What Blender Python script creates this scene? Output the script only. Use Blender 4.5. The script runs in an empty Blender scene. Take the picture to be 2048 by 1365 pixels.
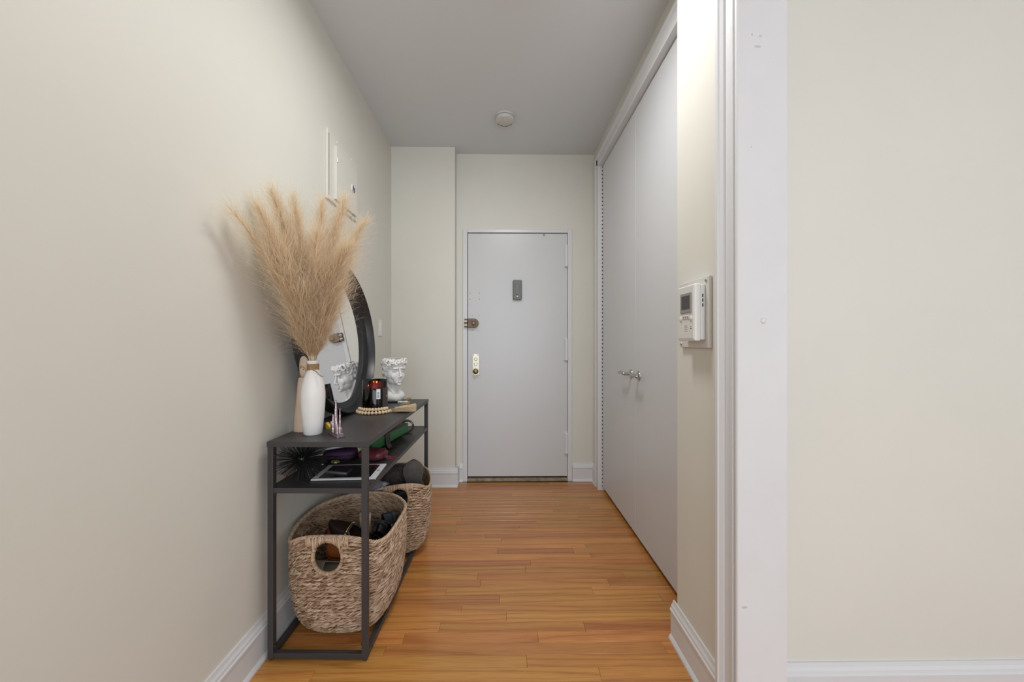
import bpy, bmesh, math, random
import numpy as np
from mathutils import Vector, Matrix, Euler

random.seed(7)
rng = np.random.default_rng(11)
PI = math.pi
scene = bpy.context.scene
COL = scene.collection

# ------------------------------------------------------------------ camera
F = 760.0
cam_d = bpy.data.cameras.new('camera')
cam_d.sensor_width = 36.0
cam_d.lens = F / 2048 * 36.0
cam_d.shift_x = 10.5 / 2048
cam_d.shift_y = 1.5 / 2048
cam_d.clip_start = 0.02
cam = bpy.data.objects.new('camera', cam_d)
COL.objects.link(cam)
cam.location = (0, 0, 1.16)
cam.rotation_euler = (PI / 2, 0, -0.0125)
scene.camera = cam

# ------------------------------------------------------------------ world, lights, exposure
world = bpy.data.worlds.new('world')
scene.world = world
world.use_nodes = True
world.node_tree.nodes['Background'].inputs[0].default_value = (0.80, 0.88, 1.0, 1)
world.node_tree.nodes['Background'].inputs[1].default_value = 0.30

def area(name, loc, rot, sx, sy, power, color, shape='RECTANGLE'):
    l = bpy.data.lights.new(name, 'AREA')
    l.shape = shape
    l.size = sx
    if shape in ('RECTANGLE', 'ELLIPSE'):
        l.size_y = sy
    l.energy = power
    l.color = color
    o = bpy.data.objects.new(name, l)
    COL.objects.link(o)
    o.location = loc
    o.rotation_euler = rot
    return o

# two soft fills added behind and beside the camera, as unseen windows
area('back_fill_light', (0.6, -3.12, 1.32), (PI / 2, 0, 0), 3.0, 2.3, 74, (0.85, 0.93, 1.0))
area('side_fill_light', (3.12, -0.9, 1.3), (PI / 2, 0, PI / 2), 2.0, 1.9, 7, (0.85, 0.93, 1.0))
# hall ceiling lamp (just above the frame) and the ceiling lamp of the room at the right
area('hall_lamp_light', (0.08, 1.46, 2.655), (0, 0, 0), 0.34, 0.34, 13.0, (1.0, 1.0, 0.985), 'DISK')
area('room_lamp_light', (1.1, -0.6, 2.655), (0, 0, 0), 0.34, 0.34, 5.0, (1.0, 1.0, 0.985), 'DISK')

vs = scene.view_settings
vs.view_transform = 'Standard'
vs.look = 'None'
vs.exposure = 0.25
vs.gamma = 1.0
vs.use_curve_mapping = False

# ------------------------------------------------------------------ materials
def mat(name, color=(0.8, 0.8, 0.8), rough=0.5, metal=0.0, spec=0.5, coat=0.0, bump=0.0, bscale=60.0,
        var=0.0, vscale=8.0, trans=0.0, ior=1.45, emis=None, estr=0.0, sheen=0.0, coat_rough=0.1):
    m = bpy.data.materials.new(name)
    m.use_nodes = True
    nt = m.node_tree
    b = nt.nodes['Principled BSDF']
    b.inputs['Base Color'].default_value = (*color, 1)
    b.inputs['Roughness'].default_value = rough
    b.inputs['Metallic'].default_value = metal
    b.inputs['Specular IOR Level'].default_value = spec
    b.inputs['Coat Weight'].default_value = coat
    b.inputs['Coat Roughness'].default_value = coat_rough
    b.inputs['Transmission Weight'].default_value = trans
    b.inputs['IOR'].default_value = ior
    b.inputs['Sheen Weight'].default_value = sheen
    if emis:
        b.inputs['Emission Color'].default_value = (*emis, 1)
        b.inputs['Emission Strength'].default_value = estr
    tc = nt.nodes.new('ShaderNodeTexCoord')
    if var > 0:
        n = nt.nodes.new('ShaderNodeTexNoise')
        n.inputs['Scale'].default_value = vscale
        n.inputs['Detail'].default_value = 4
        nt.links.new(tc.outputs['Object'], n.inputs['Vector'])
        r = nt.nodes.new('ShaderNodeValToRGB')
        r.color_ramp.elements[0].position = 0.3
        r.color_ramp.elements[1].position = 0.7
        r.color_ramp.elements[0].color = (*[c * (1 - var) for c in color], 1)
        r.color_ramp.elements[1].color = (*[min(1, c * (1 + var)) for c in color], 1)
        nt.links.new(n.outputs['Fac'], r.inputs['Fac'])
        nt.links.new(r.outputs['Color'], b.inputs['Base Color'])
    if bump > 0:
        n2 = nt.nodes.new('ShaderNodeTexNoise')
        n2.inputs['Scale'].default_value = bscale
        n2.inputs['Detail'].default_value = 3
        nt.links.new(tc.outputs['Object'], n2.inputs['Vector'])
        bp = nt.nodes.new('ShaderNodeBump')
        bp.inputs['Strength'].default_value = bump
        bp.inputs['Distance'].default_value = 0.002
        nt.links.new(n2.outputs['Fac'], bp.inputs['Height'])
        nt.links.new(bp.outputs['Normal'], b.inputs['Normal'])
    return m

M = {}
M['wall'] = mat('cream_wall_paint', (0.722, 0.709, 0.645), 0.55, bump=0.12, bscale=55, var=0.015, vscale=3)
M['ceiling'] = mat('white_ceiling_paint', (0.69, 0.715, 0.735), 0.8, bump=0.05, bscale=40)
M['trim'] = mat('white_gloss_trim', (0.72, 0.722, 0.735), 0.28, bump=0.05, bscale=35)
M['jamb'] = mat('white_jamb_enamel', (0.72, 0.722, 0.735), 0.25, bump=0.12, bscale=18, var=0.02, vscale=7)
M['door'] = mat('white_door_enamel', (0.635, 0.64, 0.65), 0.32, bump=0.10, bscale=22)
M['closet'] = mat('pale_grey_closet_paint', (0.67, 0.68, 0.70), 0.38, bump=0.05, bscale=40)
M['black_metal'] = mat('black_powder_metal', (0.044, 0.041, 0.042), 0.42, bump=0.10, bscale=500, spec=0.55)
M['mirror_frame'] = mat('black_mirror_frame', (0.020, 0.020, 0.022), 0.33)
M['mirror'] = mat('mirror_silver', (0.93, 0.94, 0.95), 0.0, 1.0)
M['vase'] = mat('white_matte_ceramic', (0.80, 0.785, 0.76), 0.42, bump=0.08, bscale=40, var=0.015, vscale=20)
M['twine'] = mat('jute_twine', (0.36, 0.22, 0.11), 0.9, bump=0.8, bscale=400, var=0.25, vscale=150)
M['pale_wood'] = mat('pale_pinkish_wood', (0.62, 0.46, 0.34), 0.55, var=0.08, vscale=14)
M['plaster'] = mat('white_plaster', (0.78, 0.775, 0.755), 0.38, bump=0.05, bscale=80)
M['bead'] = mat('pale_wood_bead', (0.68, 0.52, 0.34), 0.5, var=0.10, vscale=60)
M['tassel'] = mat('cream_tassel', (0.62, 0.49, 0.32), 0.9, var=0.15, vscale=120)
M['tassel_brown'] = mat('brown_tassel', (0.36, 0.25, 0.11), 0.9, var=0.2, vscale=120)
M['amber'] = mat('dark_amber_glass', (0.050, 0.010, 0.005), 0.03, trans=1.0, ior=1.45, spec=0.5)
M['wax'] = mat('candle_wax', (0.30, 0.20, 0.13), 0.6)
M['flame'] = mat('candle_flame', (1, 0.4, 0.1), 0.5, emis=(1.0, 0.22, 0.04), estr=110)
M['white_paper'] = mat('white_sticker', (0.80, 0.82, 0.85), 0.5)
M['ink'] = mat('black_ink', (0.03, 0.03, 0.03), 0.6)
M['grey_label'] = mat('grey_brown_label', (0.055, 0.046, 0.040), 0.5)
M['gold'] = mat('gold_metal', (0.83, 0.58, 0.25), 0.25, 1.0)
M['nickel'] = mat('satin_nickel', (0.50, 0.48, 0.45), 0.28, 1.0)
M['chrome'] = mat('polished_brass_plate', (0.50, 0.46, 0.37), 0.33, 1.0)
M['bronze'] = mat('worn_bronze', (0.16, 0.115, 0.085), 0.45, 0.7, var=0.25, vscale=60)
M['old_brass'] = mat('old_brass', (0.32, 0.25, 0.14), 0.3, 1.0)
M['steel'] = mat('dull_steel', (0.40, 0.39, 0.37), 0.4, 1.0)
M['grey_plastic'] = mat('grey_green_plastic', (0.17, 0.18, 0.165), 0.4)
M['plate_plastic'] = mat('ivory_plate_plastic', (0.66, 0.645, 0.60), 0.4)
M['inter_plastic'] = mat('off_white_plastic', (0.70, 0.69, 0.65), 0.35)
M['inter_side'] = mat('white_plastic', (0.80, 0.80, 0.775), 0.3)
M['bezel'] = mat('grey_bezel', (0.27, 0.26, 0.245), 0.4)
M['screen'] = mat('dark_screen', (0.028, 0.018, 0.018), 0.12, coat=0.3)
M['tablet_screen'] = mat('tablet_glass', (0.016, 0.012, 0.014), 0.06, coat=0.5)
M['tablet_white'] = mat('white_tablet_bezel', (0.70, 0.71, 0.74), 0.2)
M['aluminium'] = mat('aluminium', (0.62, 0.63, 0.66), 0.3, 1.0)
M['black_plastic'] = mat('black_plastic', (0.014, 0.014, 0.015), 0.35)
M['black_leather'] = mat('black_leather', (0.014, 0.012, 0.012), 0.32, bump=0.2, bscale=220)
M['brown_leather'] = mat('dark_brown_leather', (0.030, 0.017, 0.014), 0.30, bump=0.2, bscale=220)
M['dark_rubber'] = mat('dark_rubber', (0.022, 0.022, 0.022), 0.65)
M['sole_grey'] = mat('grey_brown_sole', (0.075, 0.066, 0.058), 0.7, var=0.15, vscale=40)
M['beige'] = mat('beige_leather', (0.55, 0.43, 0.31), 0.6)
M['greyblue'] = mat('grey_blue_lining', (0.13, 0.14, 0.19), 0.7)
M['navy'] = mat('navy_fabric', (0.012, 0.014, 0.022), 0.7)
M['orange'] = mat('tan_orange_leather', (0.45, 0.13, 0.035), 0.5)
M['greige'] = mat('greige_insole', (0.36, 0.31, 0.25), 0.7)
M['red'] = mat('red_fabric', (0.33, 0.04, 0.018), 0.7)
M['cream'] = mat('cream_fabric', (0.70, 0.64, 0.48), 0.8)
M['paleblue'] = mat('pale_blue_fabric', (0.45, 0.50, 0.64), 0.8, bump=0.4, bscale=60)
M['knit'] = mat('charcoal_knit', (0.060, 0.047, 0.044), 0.9, bump=1.0, bscale=120, var=0.5, vscale=90)
M['charcoal_cloth'] = mat('charcoal_felt', (0.035, 0.037, 0.042), 0.85, bump=0.3, bscale=150)
M['purple'] = mat('purple_fabric', (0.055, 0.016, 0.060), 0.7, bump=0.5, bscale=300, var=0.3, vscale=120)
M['maroon'] = mat('maroon_leather', (0.13, 0.024, 0.033), 0.42, bump=0.1)
M['plum'] = mat('dark_plum_ribbon', (0.020, 0.007, 0.013), 0.45)
M['green'] = mat('green_card', (0.008, 0.135, 0.030), 0.4)
M['silver'] = mat('silver_grey', (0.50, 0.50, 0.53), 0.35, 0.6)
M['yellow'] = mat('yellow_plastic', (0.72, 0.47, 0.02), 0.4)
M['yellow_tag'] = mat('yellow_tag', (0.66, 0.60, 0.20), 0.5)
M['pewter'] = mat('pinkish_pewter', (0.42, 0.33, 0.36), 0.28, 0.9, var=0.35, vscale=90)
M['gem'] = mat('yellow_green_glass', (0.16, 0.20, 0.06), 0.1, spec=0.8, var=0.6, vscale=90)
M['ball'] = None
M['saddle'] = mat('worn_stone_saddle', (0.30, 0.235, 0.165), 0.7, var=0.35, vscale=25)
M['dark_gap'] = mat('closet_shade_and_joint_dark', (0.05, 0.045, 0.04), 0.9)  # dark brown for floor joints, and for shade painted into the closet
M['smoke'] = mat('off_white_detector', (0.62, 0.62, 0.59), 0.5)
M['scuff'] = mat('grey_scuff', (0.54, 0.54, 0.55), 0.5)
M['lamp_glass'] = mat('opal_lamp_glass', (0.9, 0.88, 0.84), 0.4)

def ramp(nt, stops):
    r = nt.nodes.new('ShaderNodeValToRGB')
    e = r.color_ramp.elements
    while len(e) < len(stops):
        e.new(0.5)
    for i, (p, c) in enumerate(stops):
        e[i].position = p
        e[i].color = (*c, 1)
    return r

def make_wood():
    m = bpy.data.materials.new('oak_floor_varnish')
    m.use_nodes = True
    nt = m.node_tree
    N, Lk = nt.nodes, nt.links
    b = N['Principled BSDF']
    tc = N.new('ShaderNodeTexCoord')
    oi = N.new('ShaderNodeObjectInfo')
    sc = N.new('ShaderNodeVectorMath'); sc.operation = 'SCALE'
    cx = N.new('ShaderNodeCombineXYZ')
    Lk.new(oi.outputs['Random'], cx.inputs[0]); Lk.new(oi.outputs['Random'], cx.inputs[1]); Lk.new(oi.outputs['Random'], cx.inputs[2])
    Lk.new(cx.outputs[0], sc.inputs[0]); sc.inputs['Scale'].default_value = 37.0
    ad = N.new('ShaderNodeVectorMath'); ad.operation = 'ADD'
    Lk.new(tc.outputs['Object'], ad.inputs[0]); Lk.new(sc.outputs[0], ad.inputs[1])
    mp = N.new('ShaderNodeMapping'); mp.inputs['Scale'].default_value = (0.9, 9.0, 9.0)
    Lk.new(ad.outputs[0], mp.inputs['Vector'])
    # growth rings (cathedral grain): wave distorted by slow noise
    wv = N.new('ShaderNodeTexWave'); wv.wave_type = 'BANDS'; wv.bands_direction = 'Y'
    wv.inputs['Scale'].default_value = 0.75; wv.inputs['Distortion'].default_value = 16.0
    wv.inputs['Detail'].default_value = 2.0; wv.inputs['Detail Scale'].default_value = 0.9
    Lk.new(mp.outputs[0], wv.inputs['Vector'])
    # fine pores
    mp2 = N.new('ShaderNodeMapping'); mp2.inputs['Scale'].default_value = (9.0, 260.0, 60.0)
    Lk.new(ad.outputs[0], mp2.inputs['Vector'])
    ns = N.new('ShaderNodeTexNoise'); ns.inputs['Scale'].default_value = 1.0; ns.inputs['Detail'].default_value = 3
    Lk.new(mp2.outputs[0], ns.inputs['Vector'])
    r1 = ramp(nt, [(0.0, (0.455, 0.180, 0.042)), (0.16, (0.54, 0.230, 0.056)), (1.0, (0.59, 0.266, 0.070))])
    Lk.new(wv.outputs['Fac'], r1.inputs['Fac'])
    r2 = ramp(nt, [(0.34, (0.78, 0.72, 0.68)), (0.55, (1.0, 1.0, 1.0))])
    Lk.new(ns.outputs['Fac'], r2.inputs['Fac'])
    mx = N.new('ShaderNodeMix'); mx.data_type = 'RGBA'; mx.blend_type = 'MULTIPLY'
    mx.inputs['Factor'].default_value = 0.8
    Lk.new(r1.outputs['Color'], mx.inputs[6]); Lk.new(r2.outputs['Color'], mx.inputs[7])
    hv = N.new('ShaderNodeHueSaturation')
    mr = N.new('ShaderNodeMapRange'); mr.inputs['To Min'].default_value = 0.83; mr.inputs['To Max'].default_value = 1.13
    Lk.new(oi.outputs['Random'], mr.inputs['Value'])
    Lk.new(mr.outputs[0], hv.inputs['Value'])
    ml = N.new('ShaderNodeMath'); ml.operation = 'MULTIPLY'; ml.inputs[1].default_value = 7.31
    fr = N.new('ShaderNodeMath'); fr.operation = 'FRACT'
    Lk.new(oi.outputs['Random'], ml.inputs[0]); Lk.new(ml.outputs[0], fr.inputs[0])
    mr2 = N.new('ShaderNodeMapRange'); mr2.inputs['To Min'].default_value = 0.488; mr2.inputs['To Max'].default_value = 0.507
    Lk.new(fr.outputs[0], mr2.inputs['Value']); Lk.new(mr2.outputs[0], hv.inputs['Hue'])
    Lk.new(mx.outputs[2], hv.inputs['Color'])
    Lk.new(hv.outputs['Color'], b.inputs['Base Color'])
    b.inputs['Roughness'].default_value = 0.33
    b.inputs['Coat Weight'].default_value = 0.35
    b.inputs['Coat Roughness'].default_value = 0.16
    bp = N.new('ShaderNodeBump'); bp.inputs['Strength'].default_value = 0.08; bp.inputs['Distance'].default_value = 0.001
    Lk.new(ns.outputs['Fac'], bp.inputs['Height']); Lk.new(bp.outputs['Normal'], b.inputs['Normal'])
    return m
M['wood'] = make_wood()

def make_tone(name, stops, rough=0.7, transl=0.0):
    """Colour from a per-face-corner tone attribute (strand to strand variation)."""
    m = bpy.data.materials.new(name)
    m.use_nodes = True
    nt = m.node_tree
    b = nt.nodes['Principled BSDF']
    at = nt.nodes.new('ShaderNodeAttribute'); at.attribute_name = 'tone'
    r = ramp(nt, stops)
    nt.links.new(at.outputs['Fac'], r.inputs['Fac'])
    nt.links.new(r.outputs['Color'], b.inputs['Base Color'])
    b.inputs['Roughness'].default_value = rough
    if transl:
        t = nt.nodes.new('ShaderNodeBsdfTranslucent')
        nt.links.new(r.outputs['Color'], t.inputs['Color'])
        ms = nt.nodes.new('ShaderNodeMixShader'); ms.inputs[0].default_value = transl
        nt.links.new(b.outputs[0], ms.inputs[1]); nt.links.new(t.outputs[0], ms.inputs[2])
        nt.links.new(ms.outputs[0], nt.nodes['Material Output'].inputs[0])
    return m
M['plume'] = make_tone('pampas_fibre', [(0.0, (0.60, 0.43, 0.27)), (0.5, (0.83, 0.675, 0.475)), (1.0, (0.94, 0.85, 0.69))], 0.75, 0.45)
M['weave'] = make_tone('seagrass_strand', [(0.0, (0.25, 0.145, 0.085)), (0.5, (0.47, 0.315, 0.205)), (1.0, (0.66, 0.50, 0.37))], 0.5)
M['basket_backing'] = mat('weave_gap_shade', (0.13, 0.070, 0.033), 0.8, bump=0.6, bscale=200, var=0.3, vscale=90)  # dark backing colour puts the shade between the straws
M['spike'] = mat('black_spike', (0.018, 0.018, 0.018), 0.28)

def make_ball():
    m = bpy.data.materials.new('rainbow_glass')
    m.use_nodes = True
    nt = m.node_tree
    b = nt.nodes['Principled BSDF']
    tc = nt.nodes.new('ShaderNodeTexCoord')
    sp = nt.nodes.new('ShaderNodeSeparateXYZ')
    nt.links.new(tc.outputs['Generated'], sp.inputs[0])
    nz = nt.nodes.new('ShaderNodeTexNoise'); nz.inputs['Scale'].default_value = 3
    nt.links.new(tc.outputs['Generated'], nz.inputs['Vector'])
    a = nt.nodes.new('ShaderNodeMath'); a.operation = 'MULTIPLY_ADD'; a.inputs[1].default_value = 0.5
    nt.links.new(nz.outputs['Fac'], a.inputs[0]); nt.links.new(sp.outputs[2], a.inputs[2])
    r = ramp(nt, [(0.30, (0.05, 0.04, 0.22)), (0.5, (0.35, 0.33, 0.65)), (0.66, (0.8, 0.8, 0.75)), (0.76, (0.62, 0.62, 0.05)), (0.86, (0.01, 0.30, 0.16)), (1.0, (0.01, 0.22, 0.14))])
    nt.links.new(a.outputs[0], r.inputs['Fac']); nt.links.new(r.outputs['Color'], b.inputs['Base Color'])
    b.inputs['Roughness'].default_value = 0.08
    return m
M['ball'] = make_ball()

# ------------------------------------------------------------------ mesh helpers
class MB:
    def __init__(s):
        s.v = []; s.f = []
    def add(s, vs, fs):
        o = len(s.v)
        s.v += [tuple(p) for p in vs]
        s.f += [tuple(o + i for i in f) for f in fs]
        return s
    def box(s, x0, x1, y0, y1, z0, z1):
        return s.add([(x0, y0, z0), (x1, y0, z0), (x1, y1, z0), (x0, y1, z0), (x0, y0, z1), (x1, y0, z1), (x1, y1, z1), (x0, y1, z1)],
                     [(0, 3, 2, 1), (4, 5, 6, 7), (0, 1, 5, 4), (1, 2, 6, 5), (2, 3, 7, 6), (3, 0, 4, 7)])
    def cyl(s, p0, p1, r0, r1=None, n=16, caps=True):
        r1 = r0 if r1 is None else r1
        return s.tube([p0, p1], [r0, r1], n, caps)
    def tube(s, pts, radii, n=8, caps=True, closed=False, sq=(1, 1)):
        P = [Vector(p) for p in pts]
        k = len(P)
        if not hasattr(radii, '__len__'):
            radii = [radii] * k
        d0 = (P[1] - P[0]).normalized()
        ref = Vector((0, 0, 1)) if abs(d0.z) < 0.9 else Vector((0, 1, 0))
        vs = []
        u = None
        for i in range(k):
            if closed:
                d = (P[(i + 1) % k] - P[i - 1]).normalized()
            else:
                d = (P[min(i + 1, k - 1)] - P[max(i - 1, 0)]).normalized()
            if u is None:
                u = d.cross(ref).normalized()
            else:
                u = (u - d * u.dot(d)).normalized()
            w = d.cross(u)
            for j in range(n):
                a = 2 * PI * j / n
                vs.append(P[i] + u * math.cos(a) * radii[i] * sq[0] + w * math.sin(a) * radii[i] * sq[1])
        fs = []
        for i in range(k if closed else k - 1):
            a, b = i * n, ((i + 1) % k) * n
            for j in range(n):
                fs.append((a + j, a + (j + 1) % n, b + (j + 1) % n, b + j))
        if caps and not closed:
            fs.append(tuple(range(n - 1, -1, -1)))
            fs.append(tuple((k - 1) * n + j for j in range(n)))
        return s.add(vs, fs)
    def lathe(s, prof, n=32, c=(0, 0, 0), axis='Z'):
        vs = []
        for r, z in prof:
            for j in range(n):
                a = 2 * PI * j / n
                x, y = r * math.cos(a), r * math.sin(a)
                if axis == 'Z': p = (x, y, z)
                elif axis == 'X': p = (z, x, y)
                else: p = (y, z, x)
                vs.append((p[0] + c[0], p[1] + c[1], p[2] + c[2]))
        fs = []
        for i in range(len(prof) - 1):
            for j in range(n):
                fs.append((i * n + j, i * n + (j + 1) % n, (i + 1) * n + (j + 1) % n, (i + 1) * n + j))
        if prof[0][0] > 1e-6: fs.append(tuple(range(n - 1, -1, -1)))
        if prof[-1][0] > 1e-6: fs.append(tuple((len(prof) - 1) * n + j for j in range(n)))
        return s.add(vs, fs)
    def ell(s, c, r, n=14, m=9, rot=None):
        vs = []; fs = []
        R = rot.to_matrix() if rot else None
        rows = []
        for i in range(m + 1):
            t = PI * i / m
            k = 1 if i in (0, m) else n
            row = []
            for j in range(k):
                a = 2 * PI * j / n
                p = Vector((r[0] * math.sin(t) * math.cos(a), r[1] * math.sin(t) * math.sin(a), r[2] * math.cos(t)))
                if R: p = R @ p
                row.append(len(vs)); vs.append((p.x + c[0], p.y + c[1], p.z + c[2]))
            rows.append(row)
        for i in range(m):
            A, B = rows[i], rows[i + 1]
            for j in range(n):
                if len(A) == 1: fs.append((A[0], B[j], B[(j + 1) % n]))
                elif len(B) == 1: fs.append((A[j], B[0], A[(j + 1) % n]))
                else: fs.append((A[j], B[j], B[(j + 1) % n], A[(j + 1) % n]))
        return s.add(vs, fs)
    def prism(s, prof, p0, p1, udir, wdir=(0, 0, 1)):
        """profile (u,w) swept from p0 to p1."""
        U, W = Vector(udir), Vector(wdir)
        k = len(prof)
        vs = [Vector(p) + U * u + W * w for p in (p0, p1) for u, w in prof]
        fs = [(i, (i + 1) % k, k + (i + 1) % k, k + i) for i in range(k)]
        fs += [tuple(range(k - 1, -1, -1)), tuple(range(k, 2 * k))]
        return s.add(vs, fs)
    def ribbon(s, pts, width, thick, wdir=(0, 0, 1), fine=6):
        """flat strap: rectangular section along pts"""
        P = [Vector(p) for p in pts]
        if len(P) >= 4 and fine > 1:
            Q = []
            for a in range(len(P) - 1):
                p0, p1, p2, p3 = P[max(a - 1, 0)], P[a], P[a + 1], P[min(a + 2, len(P) - 1)]
                for b in range(fine):
                    t = b / fine
                    Q.append(0.5 * ((2 * p1) + (p2 - p0) * t + (2 * p0 - 5 * p1 + 4 * p2 - p3) * t * t + (3 * p1 - p0 - 3 * p2 + p3) * t ** 3))
            P = Q + [P[-1]]
        k = len(P); W0 = Vector(wdir)
        vs = []; fs = []
        for i in range(k):
            d = (P[min(i + 1, k - 1)] - P[max(i - 1, 0)]).normalized()
            w = (W0 - d * W0.dot(d)).normalized() * width / 2
            t = d.cross(w).normalized() * thick / 2
            vs += [P[i] - w - t, P[i] + w - t, P[i] + w + t, P[i] - w + t]
        for i in range(k - 1):
            for j in range(4):
                fs.append((i * 4 + j, i * 4 + (j + 1) % 4, i * 4 + 4 + (j + 1) % 4, i * 4 + 4 + j))
        fs += [(3, 2, 1, 0), tuple((k - 1) * 4 + j for j in range(4))]
        return s.add(vs, fs)
    def mesh(s, name, smooth=False, fix=True):
        me = bpy.data.meshes.new(name)
        me.from_pydata(s.v, [], s.f)
        me.update()
        if fix:
            bm = bmesh.new(); bm.from_mesh(me)
            bmesh.ops.recalc_face_normals(bm, faces=bm.faces)
            bm.to_mesh(me); bm.free()
        if smooth:
            me.polygons.foreach_set('use_smooth', [True] * len(me.polygons))
        return me

def link(name, me, m, parent=None, bevel=0.0, seg=2, loc=(0, 0, 0), rot=None, autosmooth=None):
    o = bpy.data.objects.new(name, me)
    COL.objects.link(o)
    if m is not None:
        me.materials.clear(); me.materials.append(M[m] if isinstance(m, str) else m)
    o.location = loc
    if rot: o.rotation_euler = rot
    if parent: o.parent = parent
    if bevel:
        b = o.modifiers.new('bevel', 'BEVEL'); b.width = bevel; b.segments = seg; b.limit_method = 'ANGLE'; b.angle_limit = math.radians(40)
    if autosmooth:
        bm = bmesh.new(); bm.from_mesh(me)
        lim = math.radians(autosmooth)
        for e in bm.edges:
            e.smooth = not (len(e.link_faces) == 2 and e.calc_face_angle(0) > lim)
        for f in bm.faces: f.smooth = True
        bm.to_mesh(me); bm.free()
    return o

def part(name, mb, m, parent, bevel=0.0, smooth=False, label=None, **k):
    o = link(name, mb.mesh(name, smooth), m, parent, bevel, **k)
    if label: o['label'] = label
    return o

def thing(name, label, cat, loc=(0, 0, 0), rotz=0.0, group=None, rot=None):
    o = bpy.data.objects.new(name, None)
    o.empty_display_size = 0.05
    COL.objects.link(o)
    o.location = loc
    o.rotation_euler = rot if rot else (0, 0, rotz)
    o['label'] = label; o['category'] = cat
    if group: o['group'] = group
    return o

def tag(o, label, cat, group=None):
    o['label'] = label; o['category'] = cat
    if group: o['group'] = group
    return o

def struct(name, mb, m, label=None, cat='structure', **k):
    o = link(name, mb.mesh(name), m, **k)
    o['kind'] = 'structure'
    if label: o['label'] = label
    o['category'] = cat
    return o

def stuff_mesh(name, V, Fq, m, parent, tone=None, smooth=True):
    """numpy mesh: V (n,3), Fq (k,4) quads (or (k,3))."""
    me = bpy.data.meshes.new(name)
    n, k, c = len(V), len(Fq), Fq.shape[1]
    me.vertices.add(n); me.vertices.foreach_set('co', np.ascontiguousarray(V, np.float32).ravel())
    me.loops.add(k * c); me.loops.foreach_set('vertex_index', np.ascontiguousarray(Fq, np.int32).ravel())
    me.polygons.add(k); me.polygons.foreach_set('loop_start', np.arange(0, k * c, c, dtype=np.int32))
    me.polygons.foreach_set('loop_total', np.full(k, c, np.int32))
    if smooth: me.polygons.foreach_set('use_smooth', np.ones(k, bool))
    if tone is not None:
        a = me.attributes.new('tone', 'FLOAT', 'POINT')
        a.data.foreach_set('value', np.ascontiguousarray(tone, np.float32))
    me.update(calc_edges=True)
    return link(name, me, m, parent)

# ------------------------------------------------------------------ room shell
H = 2.72
XL = -0.885           # left wall
XR = 0.765            # hall wall holding the closet
YB = 3.161            # far wall with the entrance door
YP = 3.047            # face of the pillar left of the door

# floor and its strip planks
fl = struct('floor', MB().box(XL - 0.12, 3.3, -3.3, YB + 0.25, -0.06, -0.012), 'dark_gap', 'varnished orange oak strip floor', 'floor')
PITCH = 0.0557
J = {-3: [0.615], -2: [-0.384, 0.141], -1: [-0.253, 0.336], 0: [0.018], 1: [-0.176], 2: [0.72], 3: [-0.26, 0.421], 4: [-0.104],
     5: [0.605], 6: [0.119], 7: [0.151], 8: [0.479], 9: [-0.025, 0.397], 10: [0.474], 11: [-0.004], 12: [-0.097], 14: [0.108],
     15: [-0.289, 0.22], 18: [0.113, 0.353], 20: [0.346], 22: [0.394]}
def plank_mesh(L, W):
    c = 0.0007; hx, hy = L / 2, W / 2
    mb = MB()
    v = [(-hx, -hy, -0.012), (hx, -hy, -0.012), (hx, hy, -0.012), (-hx, hy, -0.012),
         (-hx, -hy, -c), (hx, -hy, -c), (hx, hy, -c), (-hx, hy, -c),
         (-hx + c, -hy + c, 0), (hx - c, -hy + c, 0), (hx - c, hy - c, 0), (-hx + c, hy - c, 0)]
    f = [(0, 1, 5, 4), (1, 2, 6, 5), (2, 3, 7, 6), (3, 0, 4, 7), (4, 5, 9, 8), (5, 6, 10, 9), (6, 7, 11, 10), (7, 4, 8, 11), (8, 9, 10, 11)]
    mb.add(v, f)
    return mb.mesh('plank', fix=False)
pr = random.Random(21)
for k in range(-17, 28):
    y1 = 1.6296 + k * PITCH; y0 = y1 - PITCH
    if y0 > YB + 0.02: break
    xa, xb = XL - 0.01, (3.2 if y1 < 1.19 else 1.15)
    js = list(J.get(k, []))
    cuts = sorted(js)
    # continue the row with random board lengths beyond the joints seen in the photograph
    lo = cuts[0] if cuts else pr.uniform(-0.7, 0.9)
    hi = cuts[-1] if cuts else lo
    if not cuts: cuts = [lo]
    x = lo
    while x - xa > 1.2:
        x -= pr.uniform(0.7, 1.2); cuts.insert(0, x)
    x = hi
    while xb - x > 0.9:
        x += pr.uniform(0.6, 1.5); cuts.append(x)
    cuts = [c for c in cuts if xa + 0.1 < c < xb - 0.1]
    ed = [xa] + cuts + [xb]
    for a, b in zip(ed[:-1], ed[1:]):
        L = b - a - 0.0006
        dz = pr.uniform(-0.0003, 0.0003)
        link('plank', plank_mesh(L, PITCH - pr.uniform(0.0004, 0.0010)), 'wood', fl, loc=((a + b) / 2, (y0 + y1) / 2, dz))
# room floor behind the camera (outside the frame): one board surface
link('floorboards', MB().box(XL - 0.01, 3.2, -3.2, 1.6296 - 18 * PITCH, -0.012, 0).mesh('floorboards'), 'wood', fl)

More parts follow.
